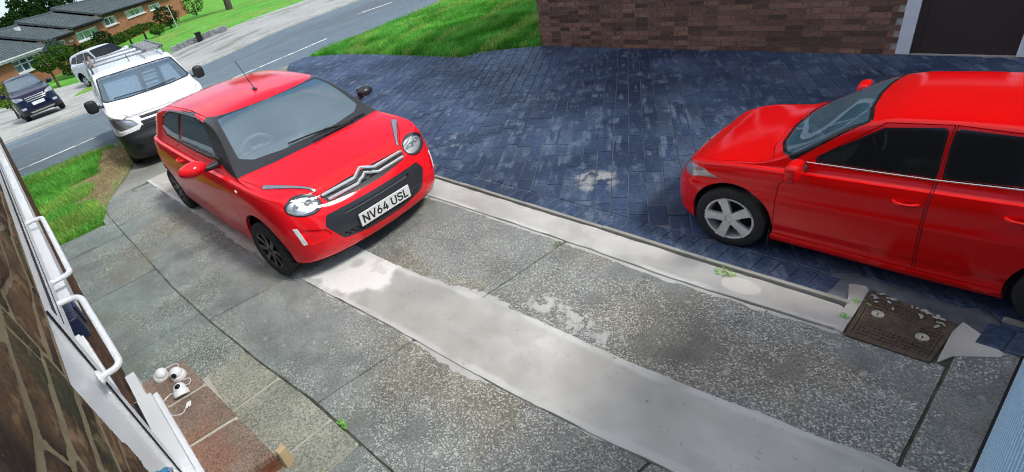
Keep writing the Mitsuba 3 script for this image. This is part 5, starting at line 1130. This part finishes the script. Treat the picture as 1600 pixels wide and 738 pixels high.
plant('shrub', 'leafy mid-green shrub between the navy SUV and the white car', 'shrub', 102, 92, 50, (1.15, 1.1, 1.25), 1200, 'm_leaf', 32, .10)
plant('shrub', 'small pale-flecked shrub at the left picture edge beside the navy SUV', 'shrub', 6, 150, 34, (.75, .8, .8), 800, 'm_leaf_bright', 33, .07)
plant('shrub', 'dark rounded shrub behind the roof of the white car', 'shrub', 160, 62, 56, (1.0, .9, .9), 900, 'm_leaf_dark', 34, .09)
plant('shrub', 'round clipped dark shrub in front of the right-hand bungalow', 'shrub', 259, 25, 66, (1.45, 1.3, 1.2), 1500, 'm_leaf_dark', 35, .09)
for i, (px, py, d_, r_) in enumerate(((176, 66, 58, (1.8, .9, .42)), (198, 55, 60, (1.9, .9, .42)), (220, 44, 62, (1.8, .9, .40)))):
    plant('hedge', ['low green hedge in front of the bungalows, the piece nearest the white car', 'low green hedge in front of the bungalows, the middle piece', 'low green hedge in front of the bungalows, the piece farthest from the white car'][i], 'hedge', px, py, d_, r_, 900, 'm_leaf', 40+i, .10)
for i, (px, py, d_, r_, m_, l_) in enumerate(((140, 76, 55, (.8, .8, .7), 'm_leaf', 'small bright shrub under the wide window, left of the dark rounded shrub'), (118, 84, 52, (.9, .8, .8), 'm_leaf_dark', 'dark bushy shrub close to the bonnet of the white car'), (70, 100, 46, (.8, .8, .7), 'm_leaf', 'low green shrub against the brick pier beside the first bungalow window'), (245, 46, 60, (.9, .8, .5), 'm_leaf_bright', 'low bright green bush on the lawn below the clipped dark shrub'), (300, 8, 78, (1.6, 1.2, 1.4), 'm_leaf', 'leafy green bush right of the thin white post'))):
    plant('shrub', l_, 'shrub', px, py, d_, r_, 900, m_, 90+i, .09)
# trees behind the ridge
for i, (px, py, d_, r_) in enumerate(((24, 36, 92, (2.0, 2, 2.0)), (38, 22, 96, (1.7, 2, 3.4)), (56, 20, 94, (2.2, 2, 2.2)), (70, 6, 98, (2.3, 2, 2.8)), (88, 0, 95, (2.6, 2.4, 2.8)))):
    k = plant('tree', ['dark green tree beyond the bungalow roof, the leftmost against the sky', 'pointed dark conifer rising above the bungalow roof', 'rounded dark tree beyond the roof just right of the pointed conifer', 'tall dark tree beyond the roof near the top picture edge', 'dark tree beyond the roof, the rightmost, cut by the top picture edge'][i], 'tree', px, py+6, d_, r_, 1500, 'm_leaf_dark', 60+i, .22)
# trunk on the grass at the top edge
tk = thing('tree', 'dark tree trunk standing in the grass at the top picture edge, crown out of view', 'tree')
c = np.array([21.9, 63.5]); g = float(TZ(*c))-.1
obj(tk+'__trunk', tube(bez([(c[0], c[1], g), (c[0]+.1, c[1], g+1.5), (c[0]-.1, c[1], g+4), (c[0], c[1], g+7)], 16), np.linspace(.42, .22, 16), 10), 'm_bark', 40)
for i, (a, l) in enumerate(((.4, 2.2), (2.4, 2.4), (4.2, 2.0), (5.5, 2.6))): obj(tk+'__limb', tube([(c[0], c[1], g+4.5+i*.4), (c[0]+l*math.cos(a)*.6, c[1]+l*math.sin(a)*.6, g+6), (c[0]+l*math.cos(a), c[1]+l*math.sin(a), g+7.5)], [.16, .10, .04], 7), 'm_bark', 40)
shrub(tk+'__crown', (c[0], c[1], g+9), (4.5, 4.5, 3.2), 3500, 'm_leaf', 77, .22)
# low stone wall with an end post
sw = thing('garden_wall', 'low grey stone wall with a dark post beyond the roof rack of the white van', 'wall')
p0, p1 = np.array([8.2, 36.9]), np.array([11.3, 34.6]); u_ = (p1-p0)/np.linalg.norm(p1-p0); n_ = np.array([-u_[1], u_[0]]); LW = np.linalg.norm(p1-p0)
mat('m_greystone', mikit.proc(lambda p, n, uv: mix((.18, .18, .18), (.40, .40, .39), noi(p.x*4, p.y*4, p.z*6))*(.8+.4*fb(p.x*12, p.y*12, p.z*12, 2))), .9)
for r in range(3):
    s_ = .0
    while s_ < LW-.1:
        L = min(rng.uniform(.28, .5), LW-s_); a = p0+u_*s_; z = float(TZ(*a))
        q = [a-n_*.14, a+u_*(L-.015)-n_*.14, a+u_*(L-.015)+n_*.14, a+n_*.14]
        obj(sw+'__stone', to_tm(extr(q, .17).translate([0, 0, z-.12+r*.18])), 'm_greystone'); s_ += L
a = p0+u_*(LW*.55)-n_*.35; z = float(TZ(*a)); obj(sw+'__post', cat_([bx(a[0]-.14, a[0]+.14, a[1]-.14, a[1]+.14, z-.1, z+.55), bx(a[0]-.17, a[0]+.17, a[1]-.17, a[1]+.17, z+.552, z+.60)]), 'm_under')
wp = thing('post', 'thin white post standing on the lawn near the right-hand bungalow', 'post')
a = at_px(275, 38, 62); obj(wp+'__shaft', tube([(a[0], a[1], float(TZ(a[0], a[1]))-.1), (a[0], a[1], a[2]+1.8)], .032, 8), 'm_upvc', 40)
obj(wp+'__cap', rbox(.16, .16, .06, .02).apply_translation((a[0], a[1], a[2]+1.82)), 'm_upvc', 40)
